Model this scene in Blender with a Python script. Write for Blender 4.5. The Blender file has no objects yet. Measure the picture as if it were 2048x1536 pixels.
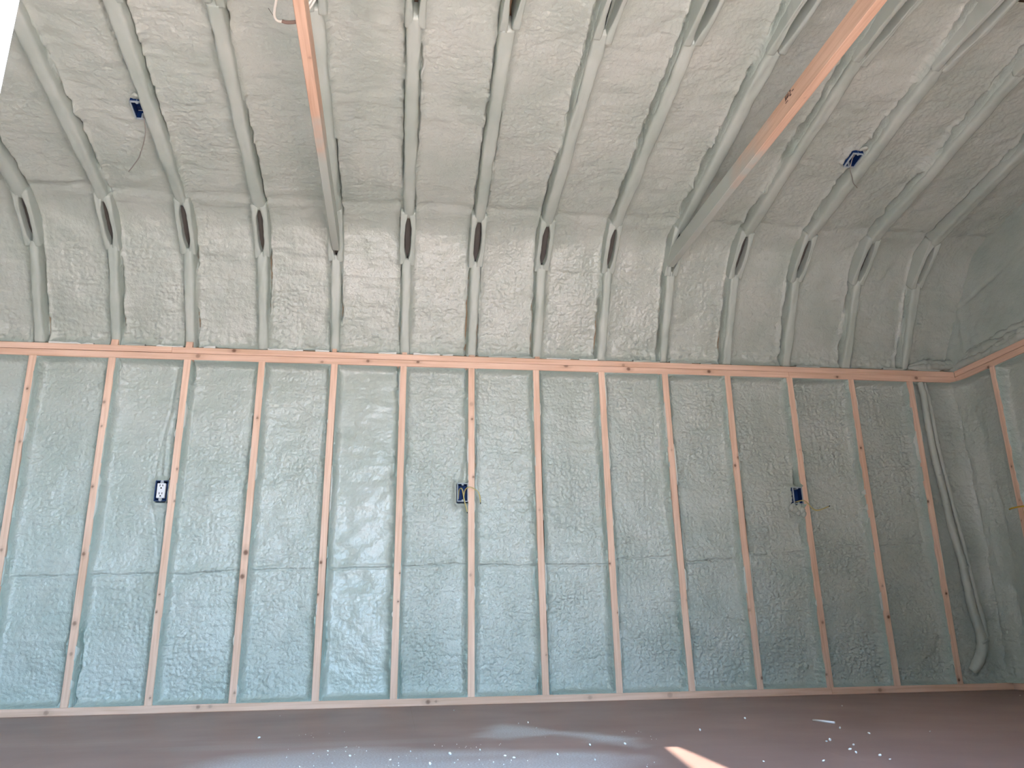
import bpy, bmesh, math, random
import numpy as np
from mathutils import Vector, Matrix

rng = random.Random(7)
S = 0.4064                      # stud spacing, 16 inches
C = bpy.context.scene.collection
scn = bpy.context.scene

# ------------------------------------------------------------------ camera
F, PITCH, YAW, ROLL = 1596.4, 0.30234728, 0.14362169, -0.01566649
CAM = np.array([2.03056415, -4.52273299, 0.35902928])


def cam_axes(p, y, r):
    cp, sp, cy, sy, cr, sr = (math.cos(p), math.sin(p), math.cos(y), math.sin(y), math.cos(r), math.sin(r))
    f = np.array([sy * cp, cy * cp, sp])
    rt = np.array([cy, -sy, 0.0])
    up = np.cross(rt, f)
    return cr * rt + sr * up, -sr * rt + cr * up, f


RT, UP, FW = cam_axes(PITCH, YAW, ROLL)
cam_data = bpy.data.cameras.new('camera')
cam_data.sensor_width = 36.0
cam_data.lens = 36.0 * F / 2048.0
cam_data.clip_start = 0.02
cam_data.clip_end = 300
cam = bpy.data.objects.new('camera', cam_data)
C.objects.link(cam)
m3 = Matrix(((RT[0], UP[0], -FW[0]), (RT[1], UP[1], -FW[1]), (RT[2], UP[2], -FW[2])))
cam.matrix_world = Matrix.Translation(Vector(CAM)) @ m3.to_4x4()
scn.camera = cam

# ------------------------------------------------------------------ light and exposure
SUN_EL, SUN_AZ_DX = math.radians(50), 0.15      # sun stands behind the photographer
SKY_STRENGTH, SUN_STRENGTH, EXPOSURE = 3.7, 14.0, 2.44
world = bpy.data.worlds.new('sky')
scn.world = world
world.use_nodes = True
wn, wl = world.node_tree.nodes, world.node_tree.links
wn.clear()
wo = wn.new('ShaderNodeOutputWorld')
bg = wn.new('ShaderNodeBackground')
grad = wn.new('ShaderNodeTexGradient')
tc = wn.new('ShaderNodeTexCoord')
sep = wn.new('ShaderNodeSeparateXYZ')
ramp = wn.new('ShaderNodeValToRGB')
wn.remove(grad)
wl.new(tc.outputs['Generated'], sep.inputs[0])
wl.new(sep.outputs['Z'], ramp.inputs['Fac'])
ramp.color_ramp.elements[0].position = 0.0
ramp.color_ramp.elements[0].color = (0.56, 0.79, 1.0, 1)
ramp.color_ramp.elements[1].position = 0.7
ramp.color_ramp.elements[1].color = (0.22, 0.42, 0.80, 1)
wl.new(ramp.outputs[0], bg.inputs['Color'])
bg.inputs['Strength'].default_value = SKY_STRENGTH
wl.new(bg.outputs[0], wo.inputs['Surface'])
sun_data = bpy.data.lights.new('sun', 'SUN')
sun_data.energy = SUN_STRENGTH
sun_data.angle = 0.0093
sun_data.color = (1.0, 0.92, 0.82)
sun = bpy.data.objects.new('sun', sun_data)
C.objects.link(sun)
sd = Vector((SUN_AZ_DX, 1.0, -math.tan(SUN_EL))).normalized()
sun.rotation_euler = sd.to_track_quat('-Z', 'Y').to_euler()
sun.location = (2, -12, 12)
scn.view_settings.view_transform = 'Standard'
scn.view_settings.look = 'None'
scn.view_settings.gamma = 1.0
scn.view_settings.use_curve_mapping = False
scn.view_settings.exposure = EXPOSURE

# ------------------------------------------------------------------ shed dimensions
H_STUD = 1.877                  # underside of the top plates
H_PLATE = 1.953                 # top of the plates
XL, XR = -1.25, 5.615           # inner stud faces of the end walls
YF = -4.08                      # inner stud face of the door wall
FOOT, KNEE, RIDGE = (0.032, 1.962), (-0.317, 2.597), (-2.04, 2.897)
GA, GB = (-0.23, 2.440), (-0.46, 2.622)
DOOR_X0, DOOR_X1, DOOR_H = 1.785, 3.4, 1.88
STUD_X = [(-0.0108, 0.0202), (0.4072, 0.4128), (0.814, 0.8092), (1.2261, 1.2176), (1.6368, 1.6305),
          (2.0374, 2.0318), (2.441, 2.44), (2.8328, 2.8429), (3.2398, 3.2506), (3.6433, 3.6633),
          (4.0494, 4.0601), (4.4617, 4.4785), (4.8795, 4.8899), (5.2895, 5.2818)]



def pix_ray(px, py):
    return CAM, FW + RT * ((px - 1024) / F) + UP * ((768 - py) / F)


def on_wall(px, py, y=0.0):
    c, d = pix_ray(px, py)
    return c + d * ((y - c[1]) / d[1])


# ------------------------------------------------------------------ noise
def _h(ix, iy, seed):
    ix = ix.astype(np.int64).astype(np.uint32)
    iy = iy.astype(np.int64).astype(np.uint32)
    n = ix * np.uint32(374761393) + iy * np.uint32(668265263) + np.uint32(seed * 974711 + 1013)
    n = (n ^ (n >> np.uint32(13))) * np.uint32(1274126177)
    n = (n ^ (n >> np.uint32(16))) * np.uint32(2246822519)
    return ((n ^ (n >> np.uint32(15))) & np.uint32(0xFFFFFF)).astype(np.float64) / 16777215.0


def vn(x, y, seed=0):
    x = np.asarray(x, float)
    y = np.asarray(y, float)
    x, y = np.broadcast_arrays(x, y)
    ix, iy = np.floor(x), np.floor(y)
    fx, fy = x - ix, y - iy
    fx = fx * fx * fx * (fx * (fx * 6 - 15) + 10)
    fy = fy * fy * fy * (fy * (fy * 6 - 15) + 10)
    a = _h(ix, iy, seed)
    b = _h(ix + 1, iy, seed)
    c = _h(ix, iy + 1, seed)
    d = _h(ix + 1, iy + 1, seed)
    return (a + (b - a) * fx) * (1 - fy) + (c + (d - c) * fx) * fy


def fbm(x, y, seed=0, octv=3):
    s, a, t = 0.0, 1.0, 0.0
    for k in range(octv):
        s = s + a * (vn(np.asarray(x) * 2 ** k, np.asarray(y) * 2 ** k, seed + 17 * k) - 0.5)
        t += a
        a *= 0.5
    return s / t * 2


def voro(x, y, seed=0):
    ix, iy = np.floor(x), np.floor(y)
    best = np.full(x.shape, 9.0)
    for dx in (-1, 0, 1):
        for dy in (-1, 0, 1):
            cx, cy = ix + dx, iy + dy
            px = cx + 0.15 + 0.7 * _h(cx, cy, seed)
            py = cy + 0.15 + 0.7 * _h(cx, cy, seed + 91)
            best = np.minimum(best, (px - x) ** 2 + (py - y) ** 2)
    return np.sqrt(best)


def sstep(a, b, x):
    t = np.clip((x - a) / (b - a), 0, 1)
    return t * t * (3 - 2 * t)


# ------------------------------------------------------------------ materials
def new_mat(name):
    m = bpy.data.materials.new(name)
    m.use_nodes = True
    nt = m.node_tree
    nt.nodes.clear()
    out = nt.nodes.new('ShaderNodeOutputMaterial')
    bs = nt.nodes.new('ShaderNodeBsdfPrincipled')
    nt.links.new(bs.outputs[0], out.inputs[0])
    return m, nt, bs


def plain(name, col, rough=0.6, spec=0.4, metal=0.0):
    m, nt, bs = new_mat(name)
    n = nt.nodes.new('ShaderNodeTexNoise')
    n.inputs['Scale'].default_value = 40
    mx = nt.nodes.new('ShaderNodeMix')
    mx.data_type = 'RGBA'
    nt.links.new(n.outputs['Fac'], mx.inputs['Factor'])
    mx.inputs['A'].default_value = (*[c * 0.88 for c in col], 1)
    mx.inputs['B'].default_value = (*[min(1, c * 1.1) for c in col], 1)
    nt.links.new(mx.outputs['Result'], bs.inputs['Base Color'])
    bs.inputs['Roughness'].default_value = rough
    bs.inputs['Specular IOR Level'].default_value = spec
    bs.inputs['Metallic'].default_value = metal
    return m


FOAM_A, FOAM_B = (0.458, 0.502, 0.455), (0.40, 0.485, 0.44)


def foam_mat(name, bump_scale=70.0, bump=0.8, dist=0.006, rough=0.30, cells=True):
    m, nt, bs = new_mat(name)
    N = nt.nodes.new
    L = nt.links.new
    tcn = N('ShaderNodeTexCoord')
    at = N('ShaderNodeAttribute')
    at.attribute_name = 'rough'
    fl = N('ShaderNodeAttribute')
    fl.attribute_name = 'film'
    big = N('ShaderNodeTexNoise')
    big.inputs['Scale'].default_value = 3.5
    big.inputs['Detail'].default_value = 3
    L(tcn.outputs['Object'], big.inputs['Vector'])
    mx = N('ShaderNodeMix')
    mx.data_type = 'RGBA'
    mx.inputs['A'].default_value = (*FOAM_A, 1)
    mx.inputs['B'].default_value = (*FOAM_B, 1)
    L(fl.outputs['Fac'], mx.inputs['Factor'])
    mv = N('ShaderNodeMix')
    mv.data_type = 'RGBA'
    mv.blend_type = 'MULTIPLY'
    mv.inputs['Factor'].default_value = 1.0
    rp = N('ShaderNodeValToRGB')
    rp.color_ramp.elements[0].position = 0.35
    rp.color_ramp.elements[0].color = (0.90, 0.925, 0.91, 1)
    rp.color_ramp.elements[1].position = 0.65
    rp.color_ramp.elements[1].color = (1.05, 1.04, 1.04, 1)
    L(big.outputs['Fac'], rp.inputs['Fac'])
    L(mx.outputs['Result'], mv.inputs['A'])
    L(rp.outputs[0], mv.inputs['B'])
    L(mv.outputs['Result'], bs.inputs['Base Color'])
    # orange-peel skin: cells plus fine noise
    n1 = N('ShaderNodeTexNoise')
    n1.inputs['Scale'].default_value = bump_scale
    n1.inputs['Detail'].default_value = 2.0
    n1.inputs['Distortion'].default_value = 0.3
    L(tcn.outputs['Object'], n1.inputs['Vector'])
    st = N('ShaderNodeMath')
    st.operation = 'MULTIPLY_ADD'
    L(at.outputs['Fac'], st.inputs[0])
    st.inputs[1].default_value = bump * 0.9
    st.inputs[2].default_value = bump * 0.25
    bp = N('ShaderNodeBump')
    bp.inputs['Distance'].default_value = dist
    L(st.outputs[0], bp.inputs['Strength'])
    va = N('ShaderNodeVectorMath')
    va.operation = 'MULTIPLY_ADD'
    L(big.outputs['Color'], va.inputs[0])
    va.inputs[1].default_value = (.05, .05, .05)
    L(tcn.outputs['Object'], va.inputs[2])
    vo = N('ShaderNodeTexVoronoi')
    vo.feature = 'F1'
    vo.inputs['Scale'].default_value = bump_scale * 0.72
    L(va.outputs[0], vo.inputs['Vector'])
    sb = N('ShaderNodeMath')
    sb.operation = 'MULTIPLY_ADD'
    L(vo.outputs['Distance'], sb.inputs[0])
    sb.inputs[1].default_value = -0.55
    L(n1.outputs['Fac'], sb.inputs[2])
    if cells:
        L(sb.outputs[0], bp.inputs['Height'])
    else:
        L(n1.outputs['Fac'], bp.inputs['Height'])
    L(bp.outputs[0], bs.inputs['Normal'])
    bs.inputs['Roughness'].default_value = rough
    bs.inputs['Specular IOR Level'].default_value = 0.55
    return m


def wood_mat(name, light, dark, overspray=False, rough=0.62):
    m, nt, bs = new_mat(name)
    N = nt.nodes.new
    L = nt.links.new
    wc = N('ShaderNodeAttribute')
    wc.attribute_name = 'wc'
    kn = N('ShaderNodeAttribute')
    kn.attribute_name = 'knot'
    mp = N('ShaderNodeMapping')
    mp.inputs['Scale'].default_value = (60, 60, 2.2)
    L(wc.outputs['Vector'], mp.inputs['Vector'])
    n1 = N('ShaderNodeTexNoise')
    n1.inputs['Scale'].default_value = 1.4
    n1.inputs['Detail'].default_value = 4
    n1.inputs['Distortion'].default_value = 0.5
    L(mp.outputs[0], n1.inputs['Vector'])
    mp2 = N('ShaderNodeMapping')
    mp2.inputs['Scale'].default_value = (6, 6, 1.3)
    L(wc.outputs['Vector'], mp2.inputs['Vector'])
    n2 = N('ShaderNodeTexNoise')
    n2.inputs['Scale'].default_value = 1.0
    n2.inputs['Detail'].default_value = 2
    L(mp2.outputs[0], n2.inputs['Vector'])
    rp = N('ShaderNodeValToRGB')
    rp.color_ramp.elements[0].position = 0.32
    rp.color_ramp.elements[0].color = (*dark, 1)
    rp.color_ramp.elements[1].position = 0.62
    rp.color_ramp.elements[1].color = (*light, 1)
    L(n1.outputs['Fac'], rp.inputs['Fac'])
    mv = N('ShaderNodeMix')
    mv.data_type = 'RGBA'
    mv.blend_type = 'MULTIPLY'
    mv.inputs['Factor'].default_value = 1.0
    rp2 = N('ShaderNodeValToRGB')
    rp2.color_ramp.elements[0].position = 0.3
    rp2.color_ramp.elements[0].color = (0.86, 0.82, 0.80, 1)
    rp2.color_ramp.elements[1].position = 0.7
    rp2.color_ramp.elements[1].color = (1.05, 1.06, 1.08, 1)
    L(n2.outputs['Fac'], rp2.inputs['Fac'])
    L(rp.outputs[0], mv.inputs['A'])
    L(rp2.outputs[0], mv.inputs['B'])
    mk = N('ShaderNodeMix')
    mk.data_type = 'RGBA'
    L(kn.outputs['Fac'], mk.inputs['Factor'])
    L(mv.outputs['Result'], mk.inputs['A'])
    mk.inputs['B'].default_value = (0.13, 0.055, 0.03, 1)
    col = mk
    if overspray:                  # mist of foam that drifted onto the wood near the wall
        sp = N('ShaderNodeAttribute')
        sp.attribute_name = 'spray'
        ms = N('ShaderNodeMix')
        ms.data_type = 'RGBA'
        L(sp.outputs['Fac'], ms.inputs['Factor'])
        L(mk.outputs['Result'], ms.inputs['A'])
        ms.inputs['B'].default_value = (*FOAM_A, 1)
        col = ms
    L(col.outputs['Result'], bs.inputs['Base Color'])
    bs.inputs['Roughness'].default_value = rough
    bs.inputs['Specular IOR Level'].default_value = 0.3
    bp = N('ShaderNodeBump')
    bp.inputs['Strength'].default_value = 0.15
    bp.inputs['Distance'].default_value = 0.001
    L(n1.outputs['Fac'], bp.inputs['Height'])
    L(bp.outputs[0], bs.inputs['Normal'])
    return m


def floor_mat():
    m, nt, bs = new_mat('brown floor')
    N = nt.nodes.new
    L = nt.links.new
    tcn = N('ShaderNodeTexCoord')
    ds = N('ShaderNodeAttribute')
    ds.attribute_name = 'dust'
    n1 = N('ShaderNodeTexNoise')
    n1.inputs['Scale'].default_value = 2.2
    n1.inputs['Detail'].default_value = 5
    L(tcn.outputs['Object'], n1.inputs['Vector'])
    rp = N('ShaderNodeValToRGB')
    rp.color_ramp.elements[0].position = 0.3
    rp.color_ramp.elements[0].color = (0.265, 0.162, 0.138, 1)
    rp.color_ramp.elements[1].position = 0.7
    rp.color_ramp.elements[1].color = (0.345, 0.225, 0.195, 1)
    L(n1.outputs['Fac'], rp.inputs['Fac'])
    # sparkle of fine white dust
    n2 = N('ShaderNodeTexNoise')
    n2.inputs['Scale'].default_value = 160
    n2.inputs['Detail'].default_value = 3
    L(tcn.outputs['Object'], n2.inputs['Vector'])
    mr = N('ShaderNodeMapRange')
    mr.inputs['From Min'].default_value = 0.42
    mr.inputs['From Max'].default_value = 0.66
    mr.inputs['To Min'].default_value = 0.45
    L(n2.outputs['Fac'], mr.inputs['Value'])
    mu = N('ShaderNodeMath')
    mu.operation = 'MULTIPLY'
    L(mr.outputs[0], mu.inputs[0])
    L(ds.outputs['Fac'], mu.inputs[1])
    mk = N('ShaderNodeMix')
    mk.data_type = 'RGBA'
    L(mu.outputs[0], mk.inputs['Factor'])
    L(rp.outputs[0], mk.inputs['A'])
    mk.inputs['B'].default_value = (0.62, 0.64, 0.66, 1)
    L(mk.outputs['Result'], bs.inputs['Base Color'])
    bs.inputs['Roughness'].default_value = 0.48
    bs.inputs['Specular IOR Level'].default_value = 0.45
    bp = N('ShaderNodeBump')
    bp.inputs['Strength'].default_value = 0.12
    bp.inputs['Distance'].default_value = 0.002
    L(n2.outputs['Fac'], bp.inputs['Height'])
    L(bp.outputs[0], bs.inputs['Normal'])
    return m


M_FOAM = foam_mat('spray foam skin')
M_FOAM_ROOF = foam_mat('spray foam roof skin', 80, 0.7, 0.006, 0.32, False)
M_COAT = foam_mat('foam coating on timber', 60, 0.18, 0.003, 0.5, False)
M_STUD = wood_mat('pine', (0.84, 0.60, 0.455), (0.72, 0.475, 0.335))
M_PLATE = wood_mat('pine plate', (0.83, 0.585, 0.445), (0.72, 0.475, 0.335))
M_BEAM = wood_mat('pine beam', (0.70, 0.47, 0.33), (0.57, 0.35, 0.23), True)
M_SHEATH = plain('sheathing', (0.30, 0.20, 0.12), 0.8)
M_FLOOR = floor_mat()
M_WHITE = plain('white paint', (0.80, 0.79, 0.78), 0.5)
M_GROUND = plain('dry ground', (0.49, 0.42, 0.375), 0.95)
M_BLUE = plain('blue plastic', (0.008, 0.035, 0.13), 0.35, 0.5)
M_BLUE2 = plain('bright blue plastic', (0.006, 0.032, 0.13), 0.6, 0.2)
M_DARK = plain('dark slot', (0.015, 0.013, 0.012), 0.7)
M_OUTLET = plain('white plastic', (0.80, 0.79, 0.80), 0.35, 0.5)
M_METAL = plain('zinc', (0.45, 0.45, 0.46), 0.4, 0.5, 0.8)
M_YELLOW = plain('yellow cable sheath', (0.52, 0.43, 0.17), 0.5)
M_YELLOW2 = plain('bright yellow cable sheath', (0.62, 0.42, 0.06), 0.5)
M_GREYW = plain('grey wire', (0.30, 0.28, 0.25), 0.5)
M_CABLE = plain('white cable sheath', (0.74, 0.73, 0.66), 0.45)
M_PAPER = plain('brown paper wrap', (0.28, 0.20, 0.17), 0.8)
M_STAMP = plain('black ink', (0.07, 0.045, 0.04), 0.7)
M_SLOT_SHADE = plain('shaded timber', (0.10, 0.092, 0.082), 0.9)  # shade of the gusset slots put into the timber colour
M_RIM = plain('foam-dusted blue plastic', (0.36, 0.43, 0.47), 0.6)
M_FLAKE = plain('pale foam flake', (0.60, 0.63, 0.58), 0.6)
M_CRUMB = plain('pale foam scrap', (0.72, 0.74, 0.70), 0.7)


# ------------------------------------------------------------------ object helpers
def tag(o, label=None, cat=None, group=None, kind=None):
    if label:
        o['label'] = label
    if cat:
        o['category'] = cat
    if group:
        o['group'] = group
    if kind:
        o['kind'] = kind
    return o


def link(name, me, mat, parent=None):
    o = bpy.data.objects.new(name, me)
    C.objects.link(o)
    if mat is not None and len(me.materials) == 0:
        me.materials.append(mat)
    if parent is not None:
        o.parent = parent
        o.matrix_parent_inverse = parent.matrix_basis.inverted()
    return o


def empty(name, loc):
    o = bpy.data.objects.new(name, None)
    o.empty_display_size = 0.1
    o.location = loc
    C.objects.link(o)
    return o


def grid_mesh(name, P, attrs=None, flip=False):
    """P: (nv, nu, 3) grid of points -> mesh with smooth quads."""
    nv, nu = P.shape[:2]
    idx = np.arange(nv * nu).reshape(nv, nu)
    a, b, c, d = idx[:-1, :-1], idx[:-1, 1:], idx[1:, 1:], idx[1:, :-1]
    q = np.stack([a, d, c, b] if flip else [a, b, c, d], -1).reshape(-1, 4)
    me = bpy.data.meshes.new(name)
    me.vertices.add(nv * nu)
    me.vertices.foreach_set('co', P.reshape(-1).astype(np.float32))
    me.loops.add(q.size)
    me.loops.foreach_set('vertex_index', q.reshape(-1).astype(np.int32))
    me.polygons.add(len(q))
    me.polygons.foreach_set('loop_start', np.arange(0, q.size, 4, dtype=np.int32))
    me.polygons.foreach_set('use_smooth', np.ones(len(q), bool))
    me.update(calc_edges=True)
    for k, v in (attrs or {}).items():
        at = me.attributes.new(k, 'FLOAT', 'POINT')
        at.data.foreach_set('value', np.broadcast_to(v, (nv, nu)).reshape(-1).astype(np.float32))
    return me


def box_bm(bm, lo, hi):
    vs = [bm.verts.new((x, y, z)) for x in (lo[0], hi[0]) for y in (lo[1], hi[1]) for z in (lo[2], hi[2])]
    for f in ((0, 1, 3, 2), (4, 6, 7, 5), (0, 4, 5, 1), (2, 3, 7, 6), (0, 2, 6, 4), (1, 5, 7, 3)):
        bm.faces.new([vs[i] for i in f])


def bm_obj(name, bm, mat, parent=None, bevel=0.0, smooth=False):
    bmesh.ops.recalc_face_normals(bm, faces=bm.faces)
    if bevel:
        bmesh.ops.bevel(bm, geom=bm.edges[:], offset=bevel, segments=2, affect='EDGES', profile=0.5)
    me = bpy.data.meshes.new(name)
    bm.to_mesh(me)
    bm.free()
    if smooth:
        me.polygons.foreach_set('use_smooth', np.ones(len(me.polygons), bool))
    return link(name, me, mat, parent)


def boxes(name, lst, mat, parent=None, bevel=0.0):
    bm = bmesh.new()
    for lo, hi in lst:
        box_bm(bm, lo, hi)
    return bm_obj(name, bm, mat, parent, bevel)


def tube_mesh(name, pts, rad, nseg=8, samples=0, lump=0.0, seed=0, cap=True):
    """Swept tube through pts; rad is a number or a list."""
    pts = np.array(pts, float)
    r = np.broadcast_to(np.array(rad, float), (len(pts),)).copy()
    if samples:
        t = np.concatenate([[0], np.cumsum(np.linalg.norm(np.diff(pts, axis=0), axis=1))])
        m = len(pts)
        tt = np.linspace(0, t[-1], samples)
        # catmull-rom style smoothing through repeated averaging of a linear resample
        P = np.stack([np.interp(tt, t, pts[:, k]) for k in range(3)], -1)
        w = max(1, samples // (m * 2))
        for _ in range(3 * w):
            P[1:-1] = 0.25 * P[:-2] + 0.5 * P[1:-1] + 0.25 * P[2:]
        r = np.interp(tt, t, r)
        pts = P
    T = np.gradient(pts, axis=0)
    T /= np.linalg.norm(T, axis=1)[:, None] + 1e-9
    up = np.array([0.31, 0.9, 0.17])
    A = np.cross(T, up)
    A /= np.linalg.norm(A, axis=1)[:, None] + 1e-9
    B = np.cross(T, A)
    n = len(pts)
    ang = np.linspace(0, 2 * math.pi, nseg, endpoint=False)
    rr = r[:, None] * np.ones(nseg)
    if lump:
        s = np.arange(n)[:, None] * 0.35
        rr = rr * (1 + lump * fbm(s + 0 * ang, 5 + 1.6 * np.cos(ang) + 0.8 * np.sin(ang) * 2, seed, 3))
    V = pts[:, None] + rr[..., None] * (np.cos(ang)[None, :, None] * A[:, None] + np.sin(ang)[None, :, None] * B[:, None])
    verts = V.reshape(-1, 3).tolist()
    faces = []
    for i in range(n - 1):
        for j in range(nseg):
            k = (j + 1) % nseg
            faces.append((i * nseg + j, i * nseg + k, (i + 1) * nseg + k, (i + 1) * nseg + j))
    if cap:
        faces.append(tuple(range(nseg))[::-1])
        faces.append(tuple((n - 1) * nseg + j for j in range(nseg)))
    me = bpy.data.meshes.new(name)
    me.from_pydata(verts, [], faces)
    me.polygons.foreach_set('use_smooth', np.ones(len(faces), bool))
    return me


_board_n = [0]


def board(name, p0, p1, across, normal, w, d, mat, parent=None, knots=(), bow=0.0, spray=None, step=0.006):
    """A timber from p0 to p1 (centre line of its visible face); `across` and `normal` span the section, the face
    carries a fine grid so that knots (along, across, radius, darkness) sit exactly where they are."""
    p0, p1, A, Nn = (np.array(v, float) for v in (p0, p1, across, normal))
    Ln = np.linalg.norm(p1 - p0)
    T = (p1 - p0) / Ln
    _board_n[0] += 1
    rnd = _board_n[0] * 3.7
    nl = max(2, int(Ln / step))
    s = np.linspace(0, Ln, nl + 1)
    c = 0.0025
    us = [-w / 2, -w / 2 + c * 0.35, -w / 2 + c] + list(np.linspace(-w / 2 + c, w / 2 - c, 8))[1:-1] + [w / 2 - c, w / 2 - c * 0.35, w / 2]
    ds = [-c, -c * 0.3, 0] + [0] * 6 + [0, -c * 0.3, -c]
    # the ring: back-left, front face profile, back-right, closed by the back
    us = [-w / 2] + us + [w / 2]
    ds = [-d] + ds + [-d]
    us, ds = np.array(us), np.array(ds)
    U, Sg = np.meshgrid(us, s)
    Dg = np.broadcast_to(ds, U.shape)
    bowv = bow * np.sin(Sg / Ln * math.pi)
    P = p0 + Sg[..., None] * T + (U + bowv)[..., None] * A + Dg[..., None] * Nn
    K = np.zeros(U.shape)
    for (al, ac, r, dk) in knots:
        q = ((Sg - al) / (r * 1.15)) ** 2 + ((U - ac) / r) ** 2
        K = np.maximum(K, dk * np.clip(1.35 - q, 0, 1))
        q2 = ((Sg - al) / (r * 3.2)) ** 2 + ((U - ac) / (r * 1.6)) ** 2
        K = np.maximum(K, dk * 0.22 * np.clip(1.3 - q2, 0, 1))
    K = K * (Dg > -0.02)
    n0 = len(us)
    nv = len(s)
    verts = P.reshape(-1, 3)
    faces = []
    me = bpy.data.meshes.new(name)
    idx = np.arange(nv * n0).reshape(nv, n0)
    nxt = np.roll(idx, -1, axis=1)
    q = np.stack([idx[:-1], nxt[:-1], nxt[1:], idx[1:]], -1).reshape(-1, 4)
    nq = len(q)
    tot = q.size + 2 * n0
    me.vertices.add(len(verts))
    me.vertices.foreach_set('co', verts.reshape(-1).astype(np.float32))
    me.loops.add(tot)
    me.loops.foreach_set('vertex_index', np.concatenate([q.reshape(-1), idx[0][::-1], idx[-1]]).astype(np.int32))
    me.polygons.add(nq + 2)
    me.polygons.foreach_set('loop_start', np.concatenate([np.arange(0, nq * 4, 4), [nq * 4, nq * 4 + n0]]).astype(np.int32))
    me.update(calc_edges=True)
    at = me.attributes.new('wc', 'FLOAT_VECTOR', 'POINT')
    wc = np.stack([U + rnd, Dg + rnd * 0.7, Sg + rnd * 5], -1)
    at.data.foreach_set('vector', wc.reshape(-1).astype(np.float32))
    at = me.attributes.new('knot', 'FLOAT', 'POINT')
    at.data.foreach_set('value', K.reshape(-1).astype(np.float32))
    if spray is not None:
        at = me.attributes.new('spray', 'FLOAT', 'POINT')
        at.data.foreach_set('value', spray(Sg, U, Dg).reshape(-1).astype(np.float32))
    me.polygons.foreach_set('use_smooth', np.zeros(nq + 2, bool))
    me.validate()
    o = link(name, me, mat, parent)
    return o


# ------------------------------------------------------------------ foam surfaces
EO = np.array([0, .0025, .005, .008, .0115, .0155, .02, .026, .033])


def span(w, step, lo=True, hi=True):
    e0 = EO if lo else EO[:1]
    e1 = EO if hi else EO[:1]
    a, b = e0[-1], w - e1[-1]
    mid = np.linspace(a, b, max(2, int((b - a) / step) + 1))
    return np.concatenate([e0[:-1], mid, (w - e1[:-1])[::-1]])


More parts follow.
